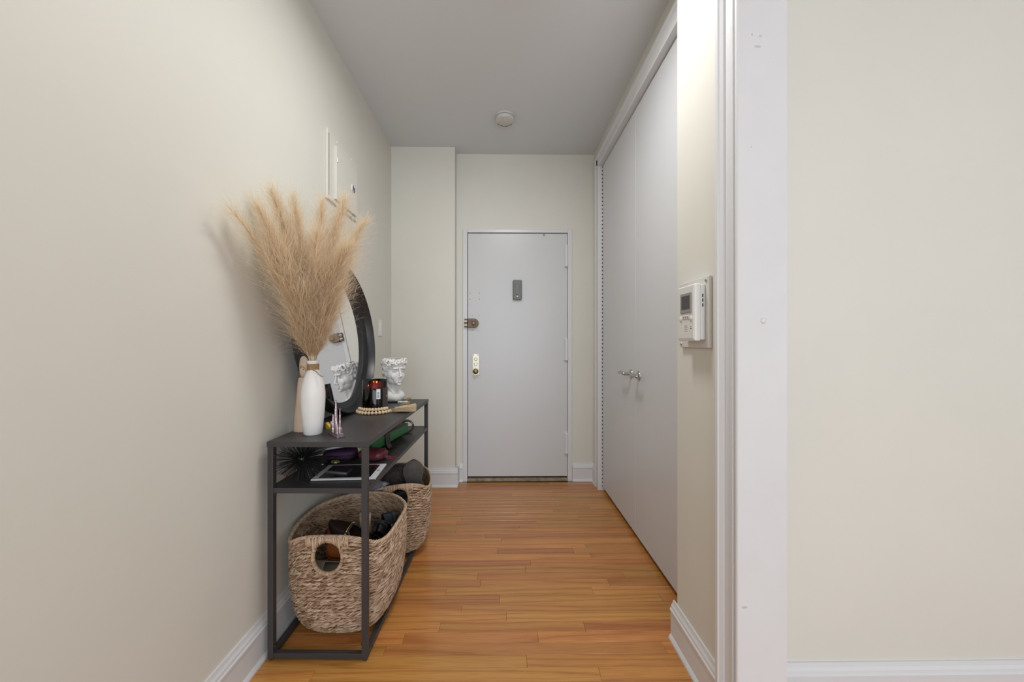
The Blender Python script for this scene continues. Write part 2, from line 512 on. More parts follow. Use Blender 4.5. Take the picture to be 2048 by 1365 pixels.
struct('ceiling', MB().box(XL - 0.12, 3.3, -3.3, YB + 0.25, H, H + 0.08), 'ceiling', 'flat white hall ceiling', 'ceiling')
struct('wall_left', MB().box(XL - 0.12, XL, -3.3, YB + 0.25, -0.05, H + 0.02), 'wall', 'long cream wall left of the hall', 'wall')
DX0, DX1, DZ1 = -0.2875, 0.5455, 2.066      # entrance door opening
struct('wall_far', MB().box(XL - 0.1, DX0 - 0.004, YB, YB + 0.16, -0.05, H + 0.02).box(DX1 + 0.004, XR + 0.5, YB, YB + 0.16, -0.05, H + 0.02)
       .box(DX0 - 0.004, DX1 + 0.004, YB, YB + 0.16, DZ1 + 0.004, H + 0.02), 'wall', 'cream end wall around the entrance door', 'wall')
struct('wall_pillar', MB().box(XL, -0.377, YP, YB + 0.02, -0.05, H + 0.02), 'wall', 'cream boxed pillar left of the entrance door', 'wall')
CY0, CY1, CZ1 = 1.462, 2.962, 2.536           # closet opening
struct('wall_right', MB().box(XR, XR + 0.10, CY1 + 0.012, YB + 0.02, -0.05, H + 0.02).box(XR, XR + 0.10, 1.40, CY1 + 0.012, CZ1 + 0.012, H + 0.02),
       'wall', 'cream wall strip around the closet doors', 'wall')
XI = 0.675
struct('wall_intercom', MB().box(XI, 0.806, 1.085, 1.455, -0.05, H + 0.02), 'wall', 'short cream wall holding the intercom', 'wall')
struct('wall_room', MB().box(0.80, 3.3, 1.19, 1.31, -0.05, H + 0.02), 'wall', 'bare cream wall at the right of the picture', 'wall')
struct('wall_closet', MB().box(1.16, 1.2, 1.3, YB + 0.02, -0.05, H + 0.02), 'dark_gap', 'closet back in a colour darkened for shade', 'wall')  # closet shade is put into this dark colour
# unseen room behind the camera, with openings added for the fill lights
wb = MB()
wb.box(XL - 0.1, -0.92, -3.3, -3.2, -0.05, H + 0.02).box(2.12, 3.3, -3.3, -3.2, -0.05, H + 0.02)
wb.box(-0.92, 2.12, -3.3, -3.2, -0.05, 0.15).box(-0.92, 2.12, -3.3, -3.2, 2.50, H + 0.02)
struct('wall_back', wb, 'wall', 'cream wall behind the camera with an added light opening', 'wall')
ws = MB()
ws.box(3.2, 3.3, -3.3, -1.92, -0.05, H + 0.02).box(3.2, 3.3, 0.12, 1.31, -0.05, H + 0.02)
ws.box(3.2, 3.3, -1.92, 0.12, -0.05, 0.34).box(3.2, 3.3, -1.92, 0.12, 2.26, H + 0.02)
struct('wall_side', ws, 'wall', 'cream side wall of the room', 'wall')

# baseboards
BB = [(0, 0), (0.024, 0), (0.0235, 0.008), (0.018, 0.016), (0.0150, 0.019), (0.0150, 0.104), (0.0185, 0.107), (0.0190, 0.117), (0.0150, 0.121),
      (0.0135, 0.129), (0.0085, 0.137), (0.0055, 0.149), (0, 0.149)]
def baseboard(name, segs, label):
    mb = MB()
    for p0, p1, u in segs:
        mb.prism(BB, p0, p1, u)
    return struct(name, mb, 'trim', label, 'baseboard')
baseboard('baseboard_left', [((XL, -3.2, 0), (XL, YP, 0), (1, 0, 0))], 'white moulded baseboard along the left wall')
baseboard('baseboard_pillar', [((XL, YP, 0), (-0.377 + 0.024, YP, 0), (0, -1, 0)), ((-0.377, YP - 0.002, 0), (-0.377, YB, 0), (1, 0, 0))], 'white baseboard wrapped round the pillar foot')
baseboard('baseboard_far', [((-0.353, YB, 0), (-0.3235, YB, 0), (0, -1, 0)), ((0.5835, YB, 0), (XR, YB, 0), (0, -1, 0))], 'white baseboard either side of the entrance door')
baseboard('baseboard_right', [((XR, 3.053, 0), (XR, YB, 0), (-1, 0, 0))], 'short white baseboard between the corner and closet')
baseboard('baseboard_intercom', [((XI, 1.157, 0), (XI, 1.455 + 0.024, 0), (-1, 0, 0))], 'white moulded baseboard under the intercom')
BBR = [(u, w if w < 0.1 else w) for u, w in BB]
baseboard('baseboard_room', [((0.80, 1.19, 0), (3.2, 1.19, 0), (0, -1, 0))], 'white baseboard along the bare right wall')

# closet casing (trim) : jamb side + head
CAS = [(0, 0), (0.014, 0), (0.016, 0.006), (0.016, 0.016), (0.012, 0.022), (0.012, 0.066), (0.017, 0.072), (0.021, 0.080), (0.021, 0.090), (0, 0.090)]
mb = MB()
mb.prism(CAS, (XR, CY1, 0), (XR, CY1, CZ1 + 0.09), (-1, 0, 0), (0, 1, 0))
mb.prism(CAS, (XR, 1.44, CZ1), (XR, CY1 + 0.09, CZ1), (-1, 0, 0), (0, 0, 1))
mb.box(XR + 0.0003, XR + 0.09, CY1 + 0.0005, CY1 + 0.012, 0, CZ1 + 0.012)
mb.box(XR + 0.0003, XR + 0.09, 1.44, CY1 + 0.012, CZ1 + 0.0005, CZ1 + 0.012)
struct('trim_1', mb, 'trim', 'white moulded casing around the closet', 'trim')

# cased opening at the right: casing on the intercom wall and the flat jamb facing the camera
CAS2 = [(0, 0), (0.004, 0), (0.007, 0.003), (0.007, 0.012), (0.004, 0.0125), (0.004, 0.018), (0.009, 0.0185), (0.009, 0.028), (0.0065, 0.0285), (0.008, 0.057), (0.014, 0.0575), (0.020, 0.067), (0.024, 0.069), (0.024, 0.082), (0.021, 0.085), (0, 0.085)]
struct('trim_2', MB().prism(CAS2, (XI, 1.0715, 0), (XI, 1.0715, H), (-1, 0, 0), (0, 1, 0)), 'trim', 'white moulded casing beside the intercom', 'trim')
jb = struct('trim_3', MB().box(XI - 0.0005, 0.812, 1.073, 1.19, 0, H), 'jamb', 'wide flat white jamb facing the room', 'trim')
link('filler_plug', MB().lathe([(0.0, -0.004), (0.004, -0.004), (0.0065, -0.0028), (0.0085, -0.0006), (0.0095, 0.001)], 20, (0.744, 1.073, 1.220), 'Y').mesh('filler_plug', True), 'jamb', jb)
for (x, z, rx, rz) in ((0.728, 1.16 + 594 / 706, 0.011, 0.0035), (0.735, 1.16 + 615 / 706, 0.004, 0.004), (0.712, 1.16 + 618 / 706, 0.003, 0.004), (0.710, 1.16 + 392 / 706, 0.002, 0.002), (0.690, 1.16 - 534 / 706, 0.009, 0.004)):
    link('scuff_mark', MB().ell((x, 1.0732, z), (rx, 0.0008, rz), 12, 6).mesh('scuff_mark', True), 'scuff', jb)

# ------------------------------------------------------------------ entrance door
d1 = struct('door_1', MB().box(DX0 + 0.004, DX1 - 0.0025, YB - 0.002, YB + 0.043, 0.041, DZ1 - 0.0055), 'door', 'white painted metal entrance door', 'door', bevel=0.0015)
fr = MB()
fw = 0.037
fr.box(DX0 - fw, DX0, YB - 0.012, YB + 0.11, 0, DZ1 + 0.027).box(DX1, DX1 + fw, YB - 0.012, YB + 0.11, 0, DZ1 + 0.027)
fr.box(DX0, DX1, YB - 0.012, YB + 0.11, DZ1, DZ1 + 0.027)
struct('trim_4', fr, 'trim', 'white steel frame of the entrance door', 'trim', bevel=0.003)
struct('trim_5', MB().box(DX0 - 0.02, DX1 + 0.02, YB + 0.06, YB + 0.13, -0.01, H * 0.78), 'ink', 'black sheet painting the shade in the entrance door gaps', 'trim')  # black backing stands in for shade seen through the gaps
sd = MB().box(DX0, DX1, YB - 0.016, YB + 0.12, 0, 0.026)
struct('trim_6', sd, 'saddle', 'worn brown stone saddle under the entrance door', 'trim', bevel=0.006)
for z0, z1 in ((1.16 + 149 / 240.4, 1.16 + 194 / 240.4), (1.16 - 38 / 240.4, 1.16 + 6 / 240.4), (1.16 - 224 / 240.4, 1.16 - 181 / 240.4)):
    h = part('hinge', MB().lathe([(0, z0 - 0.004), (0.008, z0 - 0.002), (0.0165, z0 + 0.006), (0.0165, z0 + 0.02), (0.0145, z0 + 0.022), (0.0145, z1 - 0.008), (0.010, z1 - 0.003), (0.006, z1 + 0.012), (0, z1 + 0.014)], 16, (DX1 - 0.012, YB - 0.012, 0)), 'trim', d1, smooth=False, autosmooth=35)
    part('hinge_leaf', MB().box(DX1 - 0.030, DX1 - 0.001, YB - 0.006, YB + 0.001, z0, z1), 'trim', h)
def at_door(px, py): return ((px - 1004) / 240.4, 1.16 + (684 - py) / 240.4)
# grey peephole / knocker box
x0, zt = at_door(1025.5, 561); x1, zb = at_door(1043.5, 601)
kb = part('knocker_box', MB().box(x0, x1, YB - 0.030, YB - 0.001, zb, zt), 'grey_plastic', d1, bevel=0.010, seg=3, label='grey peephole and bell box')
part('name_slot', MB().box(x0 + 0.022, x1 - 0.022, YB - 0.033, YB - 0.029, zb + 0.045, zt - 0.03), 'grey_plastic', kb, bevel=0.002)
part('peephole', MB().lathe([(0.0, -0.0), (0.006, 0.0), (0.010, -0.003), (0.010, 0.004)], 14, ((x0 + x1) / 2, YB - 0.032, zb + 0.03), 'Y'), 'steel', kb)
# bronze rim lock across the gap
x0, zt = at_door(936, 638); x1, zb = at_door(957.5, 656)
lk = MB()
r = (zt - zb) / 2; zc = (zt + zb) / 2
pts = [(x0, zb), (x1 - r, zb)] + [(x1 - r + r * math.cos(a), zc + r * math.sin(a)) for a in np.linspace(-PI / 2, PI / 2, 13)[1:-1]] + [(x1 - r, zt), (x0, zt)]
lk.prism([(x, z) for x, z in pts], (0, YB - 0.034, 0), (0, YB - 0.0015, 0), (1, 0, 0))
lo = part('rim_lock', lk, 'bronze', d1, bevel=0.004, label='worn bronze rim lock case')
part('lock_cylinder', MB().lathe([(0.0, -0.012), (0.013, -0.012), (0.016, -0.008), (0.0165, 0.002), (0.023, 0.003), (0.024, 0.006)], 20, (x1 - r, YB - 0.041, zc), 'Y'), 'bronze', lo, autosmooth=35)
part('thumb_turn', MB().box(x1 - r - 0.003, x1 - r + 0.003, YB - 0.060, YB - 0.050, zc - 0.010, zc + 0.010), 'old_brass', lo, bevel=0.001)
kx, kz = at_door(929.5, 647)
kp = part('lock_keeper', MB().box(kx, x0 - 0.003, YB - 0.034, YB - 0.012, zb + 0.003, zt - 0.003), 'bronze', d1, bevel=0.003)
for dz in (-0.016, 0.016):
    part('keeper_slot', MB().box(kx - 0.001, kx + 0.024, YB - 0.0365, YB - 0.033, zc + dz - 0.0035, zc + dz + 0.0035), 'chrome', kp)
# polished plate with knob
x0, zt = at_door(945, 708); x1, zb = at_door(958.5, 751.5)
pl = part('knob_plate', MB().box(x0, x1, YB - 0.007, YB - 0.0015, zb, zt), 'chrome', d1, bevel=0.002, label='polished lock plate with small brass knob')
xc = (x0 + x1) / 2
kn = part('knob', MB().lathe([(0.0, -0.048), (0.012, -0.047), (0.020, -0.042), (0.023, -0.034), (0.021, -0.026), (0.013, -0.020), (0.010, -0.012), (0.016, -0.004), (0.018, 0.0)], 22, (xc, YB - 0.006, zb + 0.036), 'Y'), 'old_brass', pl, smooth=True)
part('key_cylinder', MB().lathe([(0.0, -0.006), (0.010, -0.006), (0.013, -0.003), (0.014, 0.0)], 18, (xc, YB - 0.006, zt - 0.045), 'Y'), 'chrome', pl, autosmooth=35)
part('thumb_latch', MB().box(xc - 0.013, xc + 0.013, YB - 0.014, YB - 0.006, zt - 0.100, zt - 0.072), 'chrome', pl, bevel=0.003)
for sx in (x0 + 0.010, x1 - 0.010):
    for sz in (zb + 0.010, zt - 0.010):
        part('plate_screw', MB().lathe([(0.0, -0.002), (0.003, -0.0015), (0.004, 0.0)], 10, (sx, YB - 0.007, sz), 'Y'), 'bronze', pl)
# filled screw holes of former locks
for px, py in ((940, 587), (959, 587), (940.5, 599), (959, 599)):
    x, z = at_door(px, py)
    part('screw_hole', MB().lathe([(0.0, -0.0012), (0.0035, -0.0008), (0.0042, 0.0008)], 10, (x, YB - 0.0018, z), 'Y'), 'bronze', d1)
for px, py in ((945.5, 632), (958, 632), (945.5, 661), (956.5, 662)):
    x, z = at_door(px, py)
    part('filled_hole', MB().lathe([(0.0, -0.0012), (0.005, -0.0008), (0.006, 0.0008)], 10, (x, YB - 0.0018, z), 'Y'), 'scuff', d1)
x, z = at_door(1088, 470)
part('paint_chip', MB().box(x - 0.003, x + 0.003, YB - 0.0032, YB - 0.0015, z - 0.012, z + 0.008), 'ink', d1)

# ------------------------------------------------------------------ closet doors
XD = 0.786
YS = 2.226
def closet_door(name, y0, y1, label):
    return struct(name, MB().box(XD, XD + 0.035, y0, y1, 0.028, CZ1 - 0.006), 'closet', label, 'door', bevel=0.002)
d2 = closet_door('door_2', YS + 0.0015, CY1 - 0.010, 'far pale grey closet door with piano hinge')
d3 = closet_door('door_3', CY0, YS - 0.0015, 'near pale grey closet door beside the intercom')
def lever(parent, y, sgn):
    z = 0.965
    ro = part('rosette', MB().lathe([(0.0, -0.009), (0.018, -0.009), (0.025, -0.006), (0.027, -0.002), (0.027, 0.0)], 24, (XD, y, z), 'X'), 'nickel', parent, autosmooth=35)
    part('neck', MB().tube([(XD - 0.008, y, z), (XD - 0.030, y, z), (XD - 0.046, y, z)], [0.011, 0.0095, 0.0105], 16), 'nickel', ro, autosmooth=35)
    pts = []
    for i in range(9):
        t = i / 8
        pts.append((XD - 0.046 - 0.006 * math.sin(t * PI), y + sgn * (-0.008 + 0.116 * t), z + 0.006 * math.sin(t * PI * 1.2) + 0.004 * t))
    part('lever', MB().tube(pts, [0.008, 0.0100, 0.0098, 0.0092, 0.0086, 0.0084, 0.0086, 0.009, 0.006], 12), 'nickel', ro, smooth=True)
lever(d2, YS + 0.072, 1)
lever(d3, YS - 0.055, -1)
# piano hinge on the far edge of the far door : leaf and its knuckles
ph = part('piano_hinge', MB().cyl((XD - 0.003, CY1 - 0.005, 0.03), (XD - 0.003, CY1 - 0.005, CZ1 - 0.01), 0.0025, n=8), 'ink', d2)
kk = MB()
z = 0.04
while z < CZ1 - 0.03:
    kk.cyl((XD - 0.004, CY1 - 0.005, z), (XD - 0.004, CY1 - 0.005, z + 0.018), 0.0052, n=8)
    z += 0.030
kn_ = part('hinge_knuckles', kk, 'trim', ph)
kn_['kind'] = 'stuff'

# ------------------------------------------------------------------ smoke detector
sdt = thing('smoke_detector', 'round off-white smoke detector on the hall ceiling', 'smoke detector', (0.02, 2.625, H))
part('base', MB().lathe([(0.0, 0.0), (0.066, 0.0), (0.067, -0.006), (0.066, -0.012), (0.0, -0.012)], 40), 'smoke', sdt, autosmooth=35)
part('cover', MB().lathe([(0.0, -0.010), (0.058, -0.012), (0.063, -0.016), (0.064, -0.026), (0.061, -0.034), (0.054, -0.038), (0.0, -0.039)], 40), 'smoke', sdt, autosmooth=35)
for a0, a1 in ((0.62, 1.0), (1.12, 1.62), (1.72, 2.12), (2.25, 2.6)):
    pts = [(0.0575 * math.cos(a), 0.0575 * math.sin(a), -0.0365) for a in np.linspace(a0, a1, 7)]
    part('vent_slot', MB().tube(pts, 0.0024, 6), 'ink', sdt)
part('test_button', MB().lathe([(0.0, -0.0415), (0.006, -0.041), (0.008, -0.038)], 14, (-0.016, -0.044, 0)), 'scuff', sdt)

# hall lamp above the frame (only its light is seen)
lampo = thing('ceiling_lamp', 'flush round ceiling lamp above the hall', 'lamp', (0.08, 1.46, H))
part('lamp_base', MB().lathe([(0.0, 0.0), (0.15, 0.0), (0.155, -0.02), (0.15, -0.035), (0.0, -0.035)], 32), 'trim', lampo, autosmooth=35)

# ------------------------------------------------------------------ electrical panel and light switch on the left wall
ep = thing('breaker_panel', 'white painted breaker panel on the left wall above the pampas grass', 'electrical panel', (XL, 1.91, 1.882))
W_, H_ = 0.395, 0.352
part('cover_plate', MB().box(0, 0.013, 0, W_, 0, H_), 'wall', ep, bevel=0.003)
pdr = part('panel_door', MB().box(0.012, 0.026, 0.075, W_ - 0.04, 0.02, H_ - 0.055), 'wall', ep, bevel=0.002)
part('panel_hinge', MB().cyl((0.026, 0.083, 0.215), (0.026, 0.083, 0.238), 0.0045, n=10), 'trim', ep)
part('dark_seam', MB().box(0.0125, 0.0138, 0.014, 0.017, 0.02, H_ - 0.02), 'ink', ep)
la = part('latch_plate', MB().box(0.025, 0.030, 0.270, 0.315, 0.145, 0.178), 'white_paper', pdr, bevel=0.001)
la['label'] = 'small white latch plate with dark slots'
part('latch_mark', MB().box(0.025, 0.0312, 0.281, 0.292, 0.149, 0.176), 'ink', pdr)
part('latch_mark', MB().box(0.025, 0.0312, 0.298, 0.308, 0.145, 0.170), 'ink', pdr)
for yy, zz in ((0.11, H_ - 0.022), (0.30, H_ - 0.022), (0.30, 0.01)):
    part('panel_screw', MB().lathe([(0.0, 0.004), (0.004, 0.003), (0.006, 0.0)], 10, (0.013, yy, zz), 'X'), 'trim', ep)

sw = thing('light_switch', 'white rocker light switch on the left wall near the pillar', 'switch', (XL, 2.765, 1.26))
part('switch_plate', MB().box(0, 0.006, -0.038, 0.038, -0.060, 0.060), 'inter_side', sw, bevel=0.003)
part('rocker', MB().add([(0.005, -0.017, -0.034), (0.005, 0.017, -0.034), (0.005, 0.017, 0.034), (0.005, -0.017, 0.034), (0.008, -0.016, -0.033), (0.008, 0.016, -0.033), (0.012, 0.016, 0.033), (0.012, -0.016, 0.033)],
                      [(0, 3, 2, 1), (4, 5, 6, 7), (0, 1, 5, 4), (1, 2, 6, 5), (2, 3, 7, 6), (3, 0, 4, 7)]), 'inter_side', sw)

# ------------------------------------------------------------------ intercom
ic = thing('intercom', 'off-white video intercom with small dark screen on a wall plate', 'intercom', (XI, 0, 0))
part('wall_plate', MB().box(-0.012, 0, 1.210, 1.410, 1.139, 1.374), 'plate_plastic', ic, bevel=0.003)
for y, z in ((1.225, 1.360), (1.396, 1.152)):
    part('plate_screw', MB().lathe([(0.0, -0.004), (0.004, -0.0035), (0.0055, -0.001), (0.0055, 0.002)], 12, (-0.012, y, z), 'X'), 'steel', ic)
part('rear_shell', MB().box(-0.028, -0.012, 1.229, 1.346, 1.166, 1.349), 'inter_side', ic, bevel=0.005, seg=3)
fs = part('front_shell', MB().box(-0.048, -0.027, 1.228, 1.347, 1.163, 1.351), 'inter_side', ic, bevel=0.005, seg=3)
part('face_panel', MB().box(-0.0495, -0.046, 1.236, 1.343, 1.170, 1.347), 'inter_plastic', ic, bevel=0.002)
bz = part('screen_bezel', MB().box(-0.0525, -0.048, 1.246, 1.320, 1.257, 1.324), 'bezel', ic, bevel=0.001)
part('screen', MB().box(-0.0532, -0.050, 1.255, 1.310, 1.270, 1.315), 'screen', bz)
part('button_bar', MB().box(-0.0515, -0.048, 1.262, 1.306, 1.236, 1.250), 'inter_plastic', ic, bevel=0.002)
for y in (1.270, 1.284, 1.298):
    part('button', MB().box(-0.0528, -0.050, y - 0.003, y + 0.003, 1.2405, 1.2455), 'bezel', ic)
for y in (1.250, 1.320):
    part('round_button', MB().lathe([(0.0, -0.0535), (0.006, -0.053), (0.009, -0.051), (0.009, -0.048)], 18, (0, y, 1.238), 'X'), 'inter_plastic', ic, autosmooth=35)
for i in range(4):
    part('speaker_slot', MB().box(-0.0502, -0.048, 1.276, 1.293, 1.196 + i * 0.0058, 1.1972 + i * 0.0058), 'bezel', ic)
part('status_light', MB().box(-0.0502, -0.048, 1.247, 1.254, 1.203, 1.2055), 'ink', ic)
part('status_light', MB().box(-0.0502, -0.048, 1.249, 1.253, 1.2095, 1.2115), 'ink', ic)
for i in range(3):
    z = 1.311 - i * 0.0155
    part('side_slot', MB().box(-0.0235, -0.0205, 1.2275, 1.232, z - 0.0055, z + 0.0055), 'ink', ic)

# ------------------------------------------------------------------ console table
TT = 0.797
ct = thing('console_table', 'black metal open frame console table against the left wall', 'table', (-0.855, 1.390, 0), -0.022)
CW, CL = 0.368, 1.03
Lg = 0.021
part('tabletop', MB().box(0, CW, 0, CL, TT - 0.020, TT), 'black_metal', ct, bevel=0.0015)
for x in (0.002, CW - 0.002 - Lg):
    for y in (0.002, CL - 0.002 - Lg):
        lg = part('leg', MB().box(x, x + Lg, y, y + Lg, 0.005, TT - 0.020), 'black_metal', ct, bevel=0.001)
        part('foot_pad', MB().cyl((x + Lg / 2, y + Lg / 2, 0), (x + Lg / 2, y + Lg / 2, 0.006), 0.008, n=12), 'black_plastic', lg)
SH = 0.627
part('shelf', MB().add([(Lg + 0.002, 0.004, SH - 0.019), (CW - Lg - 0.002, 0.004, SH - 0.019), (CW - Lg - 0.002, 0.0245, SH - 0.019), (CW - 0.003, 0.0245, SH - 0.019), (CW - 0.003, CL - 0.0245, SH - 0.019), (CW - Lg - 0.002, CL - 0.0245, SH - 0.019), (CW - Lg - 0.002, CL - 0.004, SH - 0.019), (Lg + 0.002, CL - 0.004, SH - 0.019), (Lg + 0.002, CL - 0.0245, SH - 0.019), (0.003, CL - 0.0245, SH - 0.019), (0.003, 0.0245, SH - 0.019), (Lg + 0.002, 0.0245, SH - 0.019)] +
     [(Lg + 0.002, 0.004, SH), (CW - Lg - 0.002, 0.004, SH), (CW - Lg - 0.002, 0.0245, SH), (CW - 0.003, 0.0245, SH), (CW - 0.003, CL - 0.0245, SH), (CW - Lg - 0.002, CL - 0.0245, SH), (CW - Lg - 0.002, CL - 0.004, SH), (Lg + 0.002, CL - 0.004, SH), (Lg + 0.002, CL - 0.0245, SH), (0.003, CL - 0.0245, SH), (0.003, 0.0245, SH), (Lg + 0.002, 0.0245, SH)],
     [tuple(range(11, -1, -1)), tuple(range(12, 24))] + [(i, (i + 1) % 12, 12 + (i + 1) % 12, 12 + i) for i in range(12)]), 'black_metal', ct)
part('end_rail', MB().box(Lg + 0.002, CW - Lg - 0.002, 0.003, 0.022, 0.006, 0.026), 'black_metal', ct, bevel=0.001)
part('end_rail', MB().box(Lg + 0.002, CW - Lg - 0.002, CL - 0.022, CL - 0.003, 0.006, 0.026), 'black_metal', ct, bevel=0.001)
part('side_rail', MB().box(0.003, 0.022, Lg + 0.002, CL - Lg - 0.002, 0.006, 0.026), 'black_metal', ct, bevel=0.001)
part('side_rail', MB().box(CW - 0.022, CW - 0.003, Lg + 0.002, CL - Lg - 0.002, 0.006, 0.026), 'black_metal', ct, bevel=0.001)
for (x, y, z) in ((Lg + 0.002, 0.013, 0.742), (Lg + 0.002, 0.013, 0.60), (CW - Lg - 0.002, 0.013, 0.055), (Lg + 0.002, 0.013, 0.045)):
    s_ = 1 if x < 0.1 else -1
    part('bolt', MB().lathe([(0.0, 0.005 * s_), (0.004, 0.0045 * s_), (0.006, 0.0015 * s_), (0.006, -0.001 * s_)], 12, (x, y, z), 'X'), 'black_plastic', ct)
part('bolt', MB().lathe([(0.0, -0.006), (0.004, -0.0055), (0.006, -0.003), (0.006, 0.0)], 12, (CW - 0.012, CL - Lg - 0.001, 0.757), 'Y'), 'black_plastic', ct)

# ------------------------------------------------------------------ round mirror leaning on the wall
mr_ = thing('round_mirror', 'large round mirror in deep black frame leaning on the left wall', 'mirror', (-0.838, 1.93, TT + 0.391), 0,
            rot=(0, math.radians(-6.3), math.radians(-1.3)))
RO = 0.390
RG = 0.338
# frame ring profile (radius, depth along local x; +x faces the hall)
fp = [(RG - 0.004, -0.002), (RO, -0.002), (RO + 0.001, 0.004), (RO, 0.051), (RO - 0.003, 0.054), (RO - 0.006, 0.053), (RG + 0.029, 0.024), (RG + 0.027, 0.017), (RG + 0.003, 0.007), (RG - 0.004, 0.005)]
mb = MB()
n = 96; k = len(fp)
vs_ = []
for j in range(n):
    a = 2 * PI * j / n
    for r_, x in fp: vs_.append((x, r_ * math.cos(a), r_ * math.sin(a)))
fs_ = []
for j in range(n):
    for i in range(k):
        fs_.append((j * k + i, j * k + (i + 1) % k, ((j + 1) % n) * k + (i + 1) % k, ((j + 1) % n) * k + i))
mb.add(vs_, fs_)
part('mirror_frame', mb, 'mirror_frame', mr_, autosmooth=30)
part('mirror_glass', MB().lathe([(0.0, 0.004), (RG, 0.004), (RG, -0.003), (0.0, -0.003)], 96, (0, 0, 0), 'X'), 'mirror', mr_)
part('backing_panel', MB().lathe([(0.0, -0.0028), (RO - 0.004, -0.0025), (RO - 0.004, -0.006), (0.0, -0.006)], 96, (0, 0, 0), 'X'), 'black_plastic', mr_)

# ------------------------------------------------------------------ vase and pampas
VX, VY = -0.742, 1.502
va = thing('vase', 'tall slim white ceramic vase with twine-wrapped neck holding pampas grass', 'vase', (VX, VY, TT))
vp = [(0.0, 0.0), (0.030, 0.0), (0.0335, 0.004), (0.0375, 0.045), (0.0420, 0.095), (0.0443, 0.140), (0.0440, 0.165), (0.0405, 0.195), (0.0335, 0.222), (0.0258, 0.240), (0.0208, 0.252), (0.0192, 0.262),
      (0.0192, 0.278), (0.0222, 0.283), (0.0228, 0.287), (0.0215, 0.290), (0.0170, 0.288), (0.0160, 0.270), (0.022, 0.235), (0.036, 0.17), (0.030, 0.02), (0.0, 0.012)]
part('vase_body', MB().lathe(vp, 48), 'vase', va, smooth=True)
tw = MB()
pts = []
for i in range(9 * 24 + 1):
    a = 2 * PI * i / 24
    pts.append((0.0207 * math.cos(a), 0.0207 * math.sin(a), 0.2535 + 0.0215 * i / (9 * 24)))
tw.tube(pts, 0.0017, 6)
wr = part('twine_wrap', tw, 'twine', va, smooth=True)
part('twine_tail', MB().tube([(0.006, -0.021, 0.256), (0.022, -0.024, 0.249), (0.036, -0.026, 0.236), (0.046, -0.026, 0.229), (0.054, -0.024, 0.230)], [0.0017, 0.0018, 0.0017, 0.0022, 0.0006], 6), 'twine', wr, smooth=True)
part('twine_tail', MB().tube([(-0.004, -0.021, 0.257), (-0.016, -0.024, 0.250), (-0.019, -0.026, 0.262), (-0.030, -0.026, 0.268), (-0.042, -0.023, 0.270)], [0.0017, 0.0018, 0.0017, 0.0022, 0.0006], 6), 'twine', wr, smooth=True)
part('twine_knot', MB().ell((-0.003, -0.0225, 0.256), (0.005, 0.004, 0.004), 10, 6), 'twine', wr, smooth=True)

